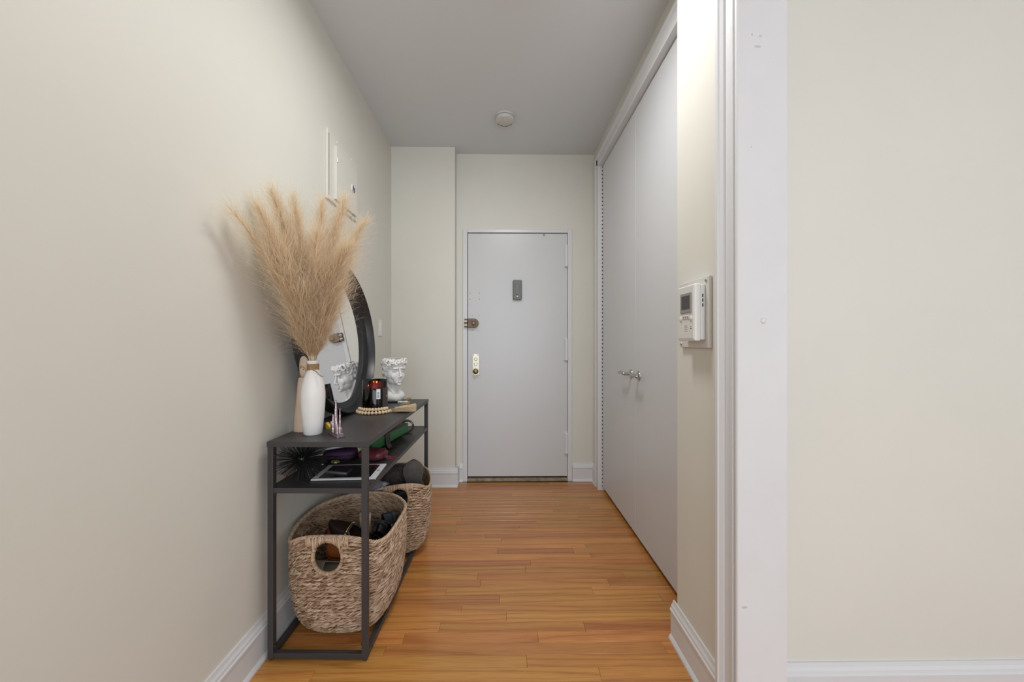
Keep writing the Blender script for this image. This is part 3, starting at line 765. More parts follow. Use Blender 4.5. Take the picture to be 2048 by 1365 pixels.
def plume(tip, side, nf, width, label, seed, start=0.20, droop=0.03, tipfade=1.0, tone0=0.5):
    r = np.random.default_rng(seed)
    root = thing('pampas_plume', label, 'dried plant', (VX, VY, TT), group='dried pampas plumes in the white vase')
    tip = np.array(tip) - np.array([VX, VY, TT])
    p0 = np.array([side[0] * 0.012, side[1] * 0.012, 0.03])
    p1 = np.array([side[0] * 0.008, side[1] * 0.008, 0.283])
    d = tip - p1
    L = np.linalg.norm(d)
    # bezier from the rim: rises steeply, then bows to the tip
    c1 = p1 + np.array([d[0] * 0.22, d[1] * 0.22, L * 0.36])
    c2 = p1 + np.array([d[0] * 0.58, d[1] * 0.58, d[2] * 0.74 + droop])
    def bez(t):
        t = np.asarray(t)[..., None]
        return (1 - t) ** 3 * p1 + 3 * (1 - t) ** 2 * t * c1 + 3 * (1 - t) * t ** 2 * c2 + t ** 3 * tip
    def tan(t):
        t = np.asarray(t)[..., None]
        v = 3 * (1 - t) ** 2 * (c1 - p1) + 6 * (1 - t) * t * (c2 - c1) + 3 * t ** 2 * (tip - c2)
        return v / np.linalg.norm(v, axis=-1, keepdims=True)
    ts = np.linspace(0, 0.92, 16)
    st = MB().tube([tuple(p0)] + [tuple(p) for p in bez(ts)], [0.0019] + [0.0019 * (1 - 0.8 * t) for t in ts], 6)
    part('stem', st, 'tassel', root, smooth=True)
    # fibres
    t = start + (1 - start) * r.beta(1.15, 1.5, nf)
    O = bez(t); T = tan(t)
    a = r.random(nf) * 2 * PI
    ref = np.tile(np.array([0.3, 1.0, 0.1]), (nf, 1))
    U = np.cross(T, ref); U /= np.linalg.norm(U, axis=1, keepdims=True)
    Wd = np.cross(T, U)
    R = U * np.cos(a)[:, None] + Wd * np.sin(a)[:, None]
    x = (t - start) / (1 - start)
    env = (np.minimum(1, (x + 0.16) / 0.42) ** 0.8) * (1 - x) ** 0.66 + 0.04
    ln = (0.085 + 0.150 * r.random(nf)) * (0.26 + 0.84 * env)
    spread = width / 0.06 * (0.25 + 0.75 * env) * (0.08 + 0.92 * r.random(nf) ** 0.8)
    seg = 10
    ss = np.linspace(0, 1, seg)
    ang = np.clip(spread * 0.62, 0, 1.10)
    D0 = R * np.sin(ang)[:, None] + T * np.cos(ang)[:, None]
    # direction wanders along the strand, bends back to the stem line, then droops
    wander = np.cumsum(r.normal(0, 1, (nf, seg, 3)) * 0.19, axis=1) + r.normal(0, 1, (nf, seg, 3)) * 0.16
    Ds = D0[:, None, :] + wander - R[:, None, :] * (0.30 * np.sin(ang)[:, None, None] * ss[None, :, None])
    Ds[:, :, 2] -= (0.75 * r.random(nf) ** 1.6)[:, None] * ss[None, :] ** 2
    Ds /= np.linalg.norm(Ds, axis=2, keepdims=True)
    P = O[:, None, :] + np.concatenate([np.zeros((nf, 1, 3)), np.cumsum(Ds[:, :-1] * (ln / (seg - 1))[:, None, None], axis=1)], axis=1)
    s = ss[None, :, None]
    P[:, :, 0] = np.maximum(P[:, :, 0], XL + 0.008 - VX)
    # ribbon width direction
    Q = r.normal(0, 1, (nf, 3)); Q -= T * np.sum(Q * T, 1, keepdims=True); Q /= np.linalg.norm(Q, axis=1, keepdims=True)
    hw = (0.00036 + 0.00030 * r.random(nf))[:, None, None] * (1 - 0.60 * s)
    A = P - Q[:, None, :] * hw; B = P + Q[:, None, :] * hw
    V = np.stack([A, B], 2).reshape(-1, 3)
    base = (np.arange(nf) * seg * 2)[:, None]
    j = np.arange(seg - 1) * 2
    q = np.stack([base + j, base + j + 1, base + j + 3, base + j + 2], -1).reshape(-1, 4)
    tn = np.clip(tone0 + (r.normal(0, 0.19, nf) + 0.22 * (x - 0.4))[:, None] + np.linspace(-0.12, 0.24, seg)[None, :], 0, 1)
    tone = np.repeat(tn.reshape(-1), 2)
    fo = stuff_mesh('plume_fibres', V, q, 'plume', root, tone)
    fo['kind'] = 'stuff'
    return root

PL = [
    ((-0.835, 1.17, 1.570), (-1, -1), 520, 0.034, 'thin sparse pampas plume drooping furthest left towards the viewer'),
    ((-0.800, 1.250, 1.600), (-1, -0.6), 3000, 0.074, 'full pampas plume second from the left'),
    ((-0.815, 1.355, 1.690), (-0.8, 0), 3000, 0.066, 'tall pampas plume with the highest left tip'),
    ((-0.772, 1.41, 1.695), (-0.3, 0.5), 2000, 0.044, 'slim upright pampas plume left of the central gap'),
    ((-0.718, 1.53, 1.725), (0.2, 0.8), 2000, 0.044, 'slim upright pampas plume right of the central gap'),
    ((-0.660, 1.60, 1.755), (0.5, 0.9), 3400, 0.072, 'tall pampas plume in front of the breaker panel'),
    ((-0.575, 1.60, 1.660), (1, 0.4), 2400, 0.052, 'pampas plume with greyish tip leaning furthest right'),
    ((-0.585, 1.45, 1.520), (1, -0.6), 3600, 0.074, 'dense golden pampas plume low at the right front'),
    ((-0.690, 1.42, 1.560), (0.2, -1), 2600, 0.060, 'short pampas plume at the front centre of the bunch'),
    ((-0.795, 1.32, 1.490), (-0.8, -0.8), 3000, 0.074, 'low bushy pampas plume at the left front of the bunch'),
]
for i, (tip, side, nf, w, lab) in enumerate(PL):
    plume(tip, side, nf, w, lab, 100 + i, start=0.03 if i not in (0,) else 0.25, tone0=0.42 if i == 7 else 0.52)

# ------------------------------------------------------------------ pale wooden figure behind the vase
wf = thing('wooden_figure', 'pale wooden abstract figure standing behind the white vase', 'figurine', (-0.812, 1.560, TT))
part('figure_body', MB().tube([(0, 0, 0), (0.001, 0, 0.06), (0.003, 0, 0.13), (0.003, 0, 0.20), (0.002, 0, 0.218)], [0.036, 0.033, 0.028, 0.0225, 0.018], 20, sq=(1, 0.75)), 'pale_wood', wf, autosmooth=40)
hd = part('figure_head', MB().tube([(0.001, 0, 0.218), (0.004, 0, 0.235), (0.006, 0, 0.265), (0.007, 0, 0.295), (0.008, 0, 0.318), (0.009, 0, 0.328)], [0.010, 0.0165, 0.0200, 0.0180, 0.0115, 0.004], 18, sq=(1, 0.7)), 'pale_wood', wf, smooth=True)
for x, z in ((0.000, 0.258), (0.010, 0.252)):
    part('wood_knot', MB().ell((x, -0.0165, z), (0.0025, 0.002, 0.002), 10, 6), 'ink', hd, smooth=True)

# ------------------------------------------------------------------ little metal tower souvenir
so = thing('tower_souvenir', 'small pinkish metal church tower souvenir right of the vase', 'figurine', (-0.641, 1.478, TT), math.radians(-48))
part('souvenir_base', MB().box(-0.056, 0.052, -0.015, 0.015, 0, 0.008), 'pewter', so, bevel=0.001)
part('souvenir_step', MB().box(-0.050, 0.046, -0.012, 0.012, 0.008, 0.014), 'pewter', so, bevel=0.001)
nv = MB().box(-0.042, 0.040, -0.008, 0.008, 0.013, 0.034)
nv.add([(-0.042, -0.008, 0.034), (0.040, -0.008, 0.034), (0.040, 0.008, 0.034), (-0.042, 0.008, 0.034), (-0.038, 0, 0.048), (0.036, 0, 0.048)], [(0, 1, 5, 4), (1, 2, 5), (2, 3, 4, 5), (3, 0, 4), (3, 2, 1, 0)])
part('nave', nv, 'pewter', so)
def spire(x, y, h, r):
    pr_ = [(r, 0.012), (r * 1.04, h * 0.30), (r * 0.92, h * 0.34), (r * 0.95, h * 0.52), (r * 0.78, h * 0.56), (r * 0.72, h * 0.74), (r * 0.5, h * 0.78), (r * 0.28, h * 0.93), (r * 0.5, h * 0.945), (r * 0.45, h * 0.97), (0.0, h)]
    part('spire', MB().lathe(pr_, 8, (x, y, 0)), 'pewter', so)
for sp_ in ((-0.004, 0.0, 0.136, 0.0080), (-0.020, 0.002, 0.104, 0.0062), (0.010, -0.004, 0.098, 0.0060), (0.040, 0.0, 0.112, 0.0042), (-0.036, 0.0, 0.074, 0.0055),
            (-0.012, -0.008, 0.082, 0.0050), (0.024, -0.006, 0.062, 0.0050), (-0.046, -0.004, 0.050, 0.0040), (0.034, -0.008, 0.054, 0.0036)):
    spire(*sp_)
part('spire_ball', MB().ell((-0.004, 0.0, 0.135), (0.0036, 0.0036, 0.0036), 10, 6), 'pewter', so, smooth=True)

# yellow clip behind the vase
yc = thing('yellow_clip', 'small yellow plastic clip lying behind the white vase', 'clip', (-0.712, 1.588, TT), math.radians(-25))
part('clip_arm', MB().add([(-0.022, -0.006, 0.0), (0.014, -0.006, 0.0), (0.014, 0.006, 0.0), (-0.022, 0.006, 0.0), (-0.022, -0.006, 0.027), (0.006, -0.006, 0.006), (0.006, 0.006, 0.006), (-0.022, 0.006, 0.027)], [(0, 3, 2, 1), (4, 5, 6, 7), (0, 1, 5, 4), (1, 2, 6, 5), (2, 3, 7, 6), (3, 0, 4, 7)]), 'yellow', yc, bevel=0.001)
part('clip_hinge', MB().cyl((-0.02, -0.008, 0.022), (-0.02, 0.008, 0.022), 0.004, n=12), 'gold', yc)

# ------------------------------------------------------------------ candle
CX, CYc, CR, CH = -0.657, 1.975, 0.0620, 0.166
cd = thing('jar_candle', 'large lit candle in a dark amber glass jar with white sticker', 'candle', (CX, CYc, TT))
part('glass_jar', MB().lathe([(0.0, 0.0), (CR - 0.004, 0.0), (CR - 0.001, 0.003), (CR, 0.010), (CR, CH - 0.002), (CR - 0.0015, CH), (CR - 0.003, CH - 0.002), (CR - 0.0035, 0.014), (CR - 0.007, 0.009), (0.0, 0.009)], 56), 'amber', cd, autosmooth=40)
wxo = part('wax', MB().lathe([(0.0, 0.0095), (CR - 0.009, 0.0095), (CR - 0.0045, 0.014), (CR - 0.0045, 0.120), (CR - 0.006, 0.122), (0.0, 0.121)], 48), 'wax', cd, autosmooth=40)
part('wick', MB().cyl((0, 0, 0.120), (0.001, 0, 0.134), 0.0011, n=8), 'ink', wxo)
for dx in (-0.008, 0.009):
    part('flame', MB().lathe([(0.0, 0.129), (0.003, 0.1325), (0.0040, 0.137), (0.0030, 0.143), (0.0013, 0.150), (0.0, 0.156)], 12, (dx, 0, 0)), 'flame', cd, smooth=True)
def curved_label(name, parent, R, a0, a1, z0, z1, m, t=0.0004, rad=0.0):
    mb = MB(); n_ = 10
    vs = []; fs = []
    for i in range(n_ + 1):
        a = a0 + (a1 - a0) * i / n_
        for rr in (R, R + t):
            for z_ in (z0, z1):
                vs.append((rr * math.cos(a), rr * math.sin(a), z_))
    for i in range(n_):
        b = i * 4; c = b + 4
        fs += [(b + 2, c + 2, c + 3, b + 3), (b, b + 1, c + 1, c), (b + 1, b + 3, c + 3, c + 1), (b, c, c + 2, b + 2)]
    fs += [(0, 2, 3, 1), (n_ * 4, n_ * 4 + 1, n_ * 4 + 3, n_ * 4 + 2)]
    mb.add(vs, fs)
    return part(name, mb, m, parent)
ang = math.atan2(-CYc, -CX)          # direction from candle towards the viewer
def va_(off): return ang + off
curved_label('jar_label', cd, CR + 0.0002, va_(0.62), va_(1.6), 0.022, 0.128, 'grey_label')
st_ = curved_label('price_sticker', cd, CR + 0.0002, va_(0.10), va_(0.42), 0.074, 0.124, 'white_paper')
st_['label'] = 'white price sticker on the dark glass'
for i in range(5):
    zz = 0.081 + i * 0.006
    curved_label('sticker_print', st_, CR + 0.0007, va_(0.17), va_(0.35 if i % 2 else 0.31), zz, zz + 0.0026, 'ink')
lp = curved_label('label_print', cd, CR + 0.0007, va_(0.98), va_(1.12), 0.083, 0.089, 'gold')

# ------------------------------------------------------------------ beads and tassels
bg = thing('bead_garland', 'string of pale wooden beads with cream tassel in front of the candle', 'garland', (CX, CYc, TT))
ctrl = []
for i in range(15):
    a = va_(-1.75 + 0.2 * i); ctrl.append((0.086 * math.cos(a), 0.086 * math.sin(a), 0.009))
for i in range(12):
    a = va_(0.80 - 0.19 * i); ctrl.append((0.0775 * math.cos(a), 0.0775 * math.sin(a), 0.0245))
bead_me = MB().ell((0, 0, 0), (0.0088, 0.0088, 0.0088), 14, 8).mesh('bead', True)
for i, (x, y, z_) in enumerate(ctrl):
    rr = 1.0 + 0.03 * math.sin(i * 3.1)
    o = link('bead', bead_me, 'bead', bg, loc=(x, y, z_))
tr_root = np.array([CX, CYc]) + np.array([0.088 * math.cos(va_(1.06)), 0.088 * math.sin(va_(1.06))])
def tassel(name_parent, ox, oy, ang_, L, w, m, seed, label=None):
    r = np.random.default_rng(seed)
    n_ = 220
    mb = MB()
    dx, dy = math.cos(ang_), math.sin(ang_)
    for i in range(n_):
        a = r.uniform(-1, 1); h = r.uniform(0, 1)
        z0 = 0.003 + 0.030 * h
        pts = []
        for t in np.linspace(0, 1, 5):
            u = t * L * (0.92 + 0.08 * r.random())
            s_ = a * (0.004 + (w - 0.004) * t ** 0.7)
            pts.append((ox + dx * u - dy * s_, oy + dy * u + dx * s_, max(0.0012, z0 * (0.35 + 0.65 * t ** 0.6) + 0.004 + r.normal(0, 0.0006))))
        mb.tube(pts, 0.0011, 4)
    o = part('tassel', mb, m, name_parent, smooth=True)
    o['kind'] = 'stuff'
    if label: o['label'] = label
    return o
rx, ry = tr_root[0] - CX, tr_root[1] - CYc
tassel(bg, rx, ry, math.radians(10), 0.128, 0.046, 'tassel', 3)
part('tassel_cap', MB().tube([(rx - 0.012, ry - 0.005, 0.009), (rx, ry, 0.009), (rx + 0.012, ry + 0.004, 0.009)], [0.005, 0.0085, 0.007], 12), 'tassel', bg, smooth=True)
bt = thing('brown_tassel', 'brown tassel lying behind the cream tassel near the table edge', 'tassel', (-0.560, 2.040, TT))
tassel(bt, 0, 0, math.radians(8), 0.066, 0.032, 'tassel_brown', 5)
part('tassel_cap', MB().tube([(-0.020, 0, 0.010), (-0.004, 0, 0.010), (0.006, 0, 0.009)], [0.004, 0.008, 0.008], 12), 'tassel_brown', bt, smooth=True)

# ------------------------------------------------------------------ lighter-like pen with white tag, small brown ornament behind it
pn = thing('black_pen', 'black pen with white printed tag in front of the bust', 'pen', (-0.625, 2.262, TT), math.radians(4))
part('pen_barrel', MB().tube([(-0.055, 0, 0.0055), (-0.045, 0, 0.0055), (0.01, 0, 0.0055)], [0.003, 0.005, 0.005], 12), 'black_plastic', pn, autosmooth=35)
tg = part('pen_tag', MB().box(0.008, 0.064, -0.010, 0.010, 0.0, 0.0105), 'white_paper', pn, bevel=0.002)
part('tag_print', MB().box(0.014, 0.019, -0.0106, -0.0095, 0.004, 0.0075), 'ink', tg)
part('tag_print', MB().box(0.024, 0.054, -0.0106, -0.0095, 0.0045, 0.0065), 'ink', tg)
part('metal_tip', MB().box(0.064, 0.078, -0.008, 0.008, 0.0005, 0.009), 'silver', pn, bevel=0.002)
ob = thing('brown_ornament', 'small golden brown ornament beside the bust at the table end', 'ornament', (-0.575, 2.325, TT))
part('ornament_body', MB().tube([(-0.02, 0, 0.006), (-0.005, 0, 0.010), (0.008, 0.0, 0.014), (0.018, 0, 0.022)], [0.005, 0.009, 0.009, 0.004], 10), 'tassel_brown', ob, smooth=True)
part('ornament_foot', MB().ell((-0.006, 0, 0.004), (0.016, 0.009, 0.004), 12, 6), 'tassel_brown', ob, smooth=True)

# ------------------------------------------------------------------ classical bust planter
bu = thing('bust_planter', 'white classical head planter with curly hair at the far end of the table', 'planter', (-0.655, 2.325, TT), math.radians(44))
hb = MB()
def E_(c, r, rot=None): hb.ell(c, r, 16, 10, rot)
E_((0, 0.014, 0.186), (0.055, 0.066, 0.072))
E_((0, -0.016, 0.143), (0.042, 0.046, 0.044))
E_((0, -0.036, 0.160), (0.036, 0.026, 0.045))
E_((0, -0.055, 0.108), (0.014, 0.012, 0.011))
E_((0, -0.045, 0.120), (0.022, 0.020, 0.018))
for s_ in (-1, 1):
    E_((s_ * 0.025, -0.038, 0.157), (0.020, 0.016, 0.026))
    E_((s_ * 0.022, -0.0575, 0.2035), (0.021, 0.010, 0.0060), Euler((0, s_ * 0.12, s_ * 0.35)))
    E_((s_ * 0.0205, -0.0535, 0.1885), (0.0095, 0.0065, 0.0060))
    E_((s_ * 0.0075, -0.070, 0.1505), (0.0058, 0.007, 0.0055))
    E_((s_ * 0.030, -0.008, 0.135), (0.018, 0.034, 0.028), Euler((0.4, 0, 0))); E_((s_ * 0.034, -0.006, 0.165), (0.020, 0.036, 0.040))
    E_((s_ * 0.056, 0.012, 0.176), (0.0065, 0.014, 0.021), Euler((-0.2, 0, s_ * 0.4)))
    E_((s_ * 0.054, 0.010, 0.160), (0.006, 0.008, 0.008))
    hb.tube([(s_ * 0.052, 0.030, 0.150), (s_ * 0.034, 0.004, 0.090), (s_ * 0.014, -0.022, 0.048)], [0.011, 0.012, 0.009], 10)
    E_((s_ * 0.034, 0.004, 0.030), (0.034, 0.036, 0.034))
E_((0, -0.042, 0.218), (0.043, 0.022, 0.026))
hb.tube([(0, -0.060, 0.204), (0, -0.0655, 0.186), (0, -0.074, 0.163), (0, -0.0795, 0.153)], [0.0062, 0.0062, 0.0075, 0.0085], 12)
E_((0, -0.0665, 0.1325), (0.0155, 0.0070, 0.0038)); E_((0, -0.0650, 0.1245), (0.0125, 0.0072, 0.0042))
hb.tube([(0, 0.022, 0.010), (0, 0.022, 0.05), (0, 0.018, 0.09), (0, 0.016, 0.14)], [0.056, 0.048, 0.044, 0.046], 20)
E_((0, 0.014, 0.014), (0.062, 0.048, 0.040)); E_((0, -0.020, 0.024), (0.042, 0.026, 0.028))
cr = random.Random(4)
for row, (z_, kx_, ky_, nn, rad, a0, a1) in enumerate(((0.252, 0.064, 0.074, 30, 0.0135, 0, 2 * PI), (0.240, 0.068, 0.078, 28, 0.0135, 0, 2 * PI), (0.226, 0.066, 0.076, 26, 0.0125, 0, 2 * PI),
                                     (0.212, 0.060, 0.068, 22, 0.012, -0.75, PI + 0.75), (0.196, 0.061, 0.070, 18, 0.0125, -0.35, PI + 0.35), (0.180, 0.062, 0.070, 15, 0.0125, 0.08, PI - 0.08),
                                     (0.163, 0.059, 0.066, 13, 0.012, 0.25, PI - 0.25), (0.147, 0.054, 0.060, 11, 0.0115, 0.45, PI - 0.45), (0.132, 0.048, 0.054, 9, 0.010, 0.6, PI - 0.6))):
    for i in range(nn):
        a = a0 + (a1 - a0) * (i + cr.uniform(-0.3, 0.3)) / nn
        q = 1 + cr.uniform(-0.06, 0.07)
        c = (kx_ * q * math.cos(a), 0.006 + ky_ * q * math.sin(a), z_ + cr.uniform(-0.006, 0.006))
        # a curl: short comma shaped coil
        ph0 = cr.uniform(0, 2 * PI); rr = rad * cr.uniform(0.55, 0.8)
        pts = []
        tx, ty = -math.sin(a), math.cos(a)
        for j in range(7):
            th = ph0 + j * 0.75; rj = rr * (1 - 0.10 * j)
            pts.append((c[0] + tx * rj * math.cos(th), c[1] + ty * rj * math.cos(th), c[2] + rj * math.sin(th)))
        hb.tube(pts, [rad * 0.42, rad * 0.50, rad * 0.50, rad * 0.46, rad * 0.42, rad * 0.36, rad * 0.2], 7)
hb.tube([(0, 0.008, 0.20), (0, 0.008, 0.258)], [0.060, 0.063], 28)
hb.v = [(x, y, min(max(z, 0.0), 0.264)) for x, y, z in hb.v]
bo = part('bust', hb, 'plaster', bu)
rm = bo.modifiers.new('remesh', 'REMESH'); rm.mode = 'VOXEL'; rm.voxel_size = 0.0019; rm.use_smooth_shade = True
sm = bo.modifiers.new('smooth', 'SMOOTH'); sm.factor = 0.5; sm.iterations = 5
part('planter_opening', MB().lathe([(0.0, 0.2655), (0.050, 0.2655), (0.052, 0.262), (0.0, 0.262)], 32, (0, 0.008, 0)), 'scuff', bu)

# ------------------------------------------------------------------ things on the shelf
ZS = SH
ub = thing('spiky_ball', 'black spiky urchin ball on the left end of the shelf', 'ornament', (-0.782, 1.497, ZS + 0.076))
part('core', MB().ell((0, 0, 0), (0.018, 0.018, 0.018), 16, 10), 'spike', ub, smooth=True)
r = np.random.default_rng(5)
N_ = 330
ga = PI * (3 - math.sqrt(5))
sp_ = MB()
for i in range(N_):
    z = 1 - 2 * (i + 0.5) / N_
    a = ga * i
    q = math.sqrt(1 - z * z)
    d = Vector((q * math.cos(a), q * math.sin(a), z)) + Vector(r.normal(0, 0.06, 3))
    d.normalize()
    L = 0.094 * r.uniform(0.88, 1.04)
    if abs(d.z) > 1e-6: L = min(L, 0.0735 / abs(d.z))
    sp_.tube([d * 0.014, d * L], [0.0011, 0.0009], 5)
so_ = part('spikes', sp_, 'spike', ub); so_['kind'] = 'stuff'

tb = thing('tablet', 'white bordered tablet lying face up on the shelf', 'tablet', (-0.614, 1.552, ZS), math.radians(3))
part('back_shell', MB().box(-0.122, 0.122, -0.088, 0.088, 0, 0.005), 'aluminium', tb, bevel=0.002)
part('bezel', MB().box(-0.121, 0.121, -0.087, 0.087, 0.0045, 0.0072), 'tablet_white', tb, bevel=0.0012)
part('screen', MB().box(-0.098, 0.098, -0.073, 0.073, 0.006, 0.0078), 'tablet_screen', tb)
part('home_button', MB().lathe([(0.0, 0.0078), (0.006, 0.0078), (0.0065, 0.006)], 18, (0.1095, 0, 0)), 'aluminium', tb)
part('camera_dot', MB().lathe([(0.0, 0.0076), (0.0016, 0.0076), (0.0018, 0.006)], 10, (-0.1095, 0, 0)), 'ink', tb)

def pillow_box(sx, sy, sz, n=8, puff=0.3, seed=0, noise=0.0):
    """soft box / pouch: superellipsoid"""
    mb = MB(); rr = random.Random(seed)
    vs = []; rows = []
    m_ = 14; nn = 24
    e1, e2 = puff, puff
    def sg(v, e): return math.copysign(abs(v) ** e, v)
    for i in range(m_ + 1):
        t = -PI / 2 + PI * i / m_
        k_ = 1 if i in (0, m_) else nn
        row = []
        for j in range(k_):
            a = 2 * PI * j / nn
            x = sx * sg(math.cos(t), e1) * sg(math.cos(a), e2); y = sy * sg(math.cos(t), e1) * sg(math.sin(a), e2); z = sz * sg(math.sin(t), e1)
            q = 1 + noise * (math.sin(x * 130 + seed) * math.cos(y * 90 + seed * 2) + rr.uniform(-0.3, 0.3))
            row.append(len(vs)); vs.append((x * q, y * q, z * q + sz))
        rows.append(row)
    fs = []
    for i in range(m_):
        A, B = rows[i], rows[i + 1]
        for j in range(nn):
            if len(A) == 1: fs.append((A[0], B[(j + 1) % nn], B[j]))
            elif len(B) == 1: fs.append((A[j], A[(j + 1) % nn], B[0]))
            else: fs.append((A[j], A[(j + 1) % nn], B[(j + 1) % nn], B[j]))
    return mb.add(vs, fs)

pp = thing('purple_pouch', 'dark purple fabric pouch on the shelf behind the spiky ball', 'pouch', (-0.735, 1.745, ZS), math.radians(8))
part('pouch_body', pillow_box(0.072, 0.050, 0.024, puff=0.55, seed=2, noise=0.02), 'purple', pp, smooth=True)
part('zip', MB().tube([(-0.070, -0.050, 0.024), (-0.03, -0.056, 0.025), (0.03, -0.056, 0.025), (0.070, -0.050, 0.024)], 0.0016, 6), 'plum', pp, smooth=True)
part('cord_loop', MB().tube([(0.070, -0.05, 0.02), (0.055, -0.066, 0.012), (0.02, -0.070, 0.006), (-0.02, -0.068, 0.008), (-0.065, -0.06, 0.004)], 0.0014, 6), 'plum', pp, smooth=True)
nb = thing('silver_notebook', 'thin silver grey notebook tilted on the purple pouch', 'notebook', (-0.770, 1.740, ZS + 0.0630), 0, rot=(math.radians(5), math.radians(-8), math.radians(6)))
part('cover', MB().box(-0.075, 0.075, -0.05, 0.05, -0.004, -0.002).box(-0.075, 0.075, -0.05, 0.05, 0.004, 0.006).box(-0.075, -0.073, -0.05, 0.05, -0.0021, 0.0041), 'silver', nb)
part('pages', MB().box(-0.0728, 0.073, -0.048, 0.048, -0.0019, 0.0039), 'white_paper', nb)
pe = thing('thin_pencil', 'thin pale pencil leaning upright behind the purple pouch', 'pencil', (-0.640, 1.83, ZS), 0)
part('pencil_body', MB().cyl((0.014, 0, 0.002), (-0.010, 0.004, 0.128), 0.0024, n=6), 'bead', pe)
part('pencil_tip', MB().cyl((-0.010, 0.004, 0.128), (-0.0112, 0.0042, 0.136), 0.0024, 0.0004, n=6), 'ink', pe)
gb = thing('glass_ball', 'small multicoloured glossy ball on the shelf behind the near leg', 'ball', (-0.674, 1.80, ZS))
part('ball', MB().ell((0, 0, 0.031), (0.029, 0.029, 0.029), 24, 14), 'ball', gb, smooth=True)
part('ball_foot', MB().lathe([(0.0, 0.0), (0.016, 0.0), (0.015, 0.005), (0.0, 0.006)], 18), 'black_plastic', gb)
gs = thing('glass_pebble', 'small yellow green glass pebble behind the tablet', 'pebble', (-0.728, 1.668, ZS))
ge = link('facets', MB().ell((0, 0, 0.009), (0.021, 0.013, 0.009), 8, 5).mesh('facets'), 'gem', gs)
part('highlight_facet', MB().ell((0.006, -0.010, 0.008), (0.006, 0.0045, 0.004), 7, 4), 'yellow_tag', gs)
for i, (x, y, lab) in enumerate(((-0.783, 1.583, 'small silver bead nearest the tablet corner'), (-0.769, 1.640, 'small silver bead behind the tablet corner'))):
    q = thing('silver_bead', lab, 'bead', (x, y, ZS))
    part('bead_body', MB().ell((0, 0, 0.0062), (0.0062, 0.0062, 0.0062), 14, 9), 'aluminium', q, smooth=True)

# green box with ribbon
gx = thing('green_box', 'long green gift box tied with dark ribbon on the shelf', 'box', (-0.606, 1.975, ZS + 0.022), math.radians(-9.5))
part('box_body', MB().box(-0.040, 0.040, -0.20, 0.20, 0, 0.046), 'green', gx, bevel=0.001)
part('box_lid', MB().box(-0.0395, 0.0395, -0.199, 0.199, 0.0462, 0.050), 'black_plastic', gx)
part('ribbon', MB().ribbon([(0.0415, -0.055, -0.001), (0.0418, -0.055, 0.025), (0.0415, -0.055, 0.0515), (0, -0.055, 0.053), (-0.0415, -0.055, 0.0515), (-0.0418, -0.055, 0.0)], 0.052, 0.0016, (0, 1, 0), 1), 'plum', gx, smooth=False)
part('ribbon_tail', MB().ribbon([(0.0425, -0.062, 0.046), (0.0450, -0.062, 0.030), (0.0470, -0.062, 0.012), (0.0520, -0.062, -0.006), (0.0620, -0.062, -0.018), (0.0800, -0.062, -0.0205)], 0.040, 0.0012, (0, 1, 0)), 'plum', gx)
mg = thing('maroon_purse', 'maroon leather purse tucked under the green box', 'purse', (-0.585, 1.735, ZS), math.radians(-14))
part('purse_body', pillow_box(0.062, 0.046, 0.023, puff=0.6, seed=5, noise=0.015), 'maroon', mg, smooth=True)
part('purse_flap', MB().ribbon([(0.0, 0.035, 0.042), (0.0, 0.010, 0.0478), (0.0, -0.025, 0.0455), (0.0, -0.044, 0.034), (0.0, -0.0485, 0.022)], 0.085, 0.003, (1, 0, 0)), 'maroon', mg, bevel=0.001)
part('wrist_strap', MB().ribbon([(0.055, -0.012, 0.026), (0.075, -0.006, 0.016), (0.090, 0.02, 0.004), (0.085, 0.055, 0.003), (0.070, 0.075, 0.012)], 0.014, 0.002, (0, 0, 1)), 'maroon', mg)
bx = thing('black_case', 'flat black case under the green box on the shelf', 'case', (-0.640, 2.03, ZS), math.radians(-9.5))
part('case_body', MB().box(-0.07, 0.05, -0.15, 0.15, 0, 0.0205), 'black_plastic', bx, bevel=0.004)
part('case_clasp', MB().box(0.0495, 0.053, -0.02, 0.02, 0.006, 0.015), 'steel', bx)
hp = thing('rolled_belt', 'rolled black belt standing at the far end of the green box', 'belt', (-0.560, 2.235, ZS), math.radians(20))
pts = []
for i in range(44):
    a = -PI / 2 - 0.35 + 2 * PI * 2.1 * i / 43
    r_ = 0.0375 - 0.006 * i / 43 * 2.1
    pts.append((r_ * math.cos(a) * 1.15, 0.0, 0.0395 + r_ * math.sin(a)))
part('belt_strap', MB().ribbon(pts, 0.034, 0.0032, (0, 1, 0), 1), 'black_leather', hp)
bkl = part('belt_buckle', MB().tube([(-0.040, -0.022, 0.004), (-0.012, -0.022, 0.004), (-0.012, 0.022, 0.004), (-0.040, 0.022, 0.004)], 0.0026, 8, closed=True), 'black_plastic', hp, smooth=True)

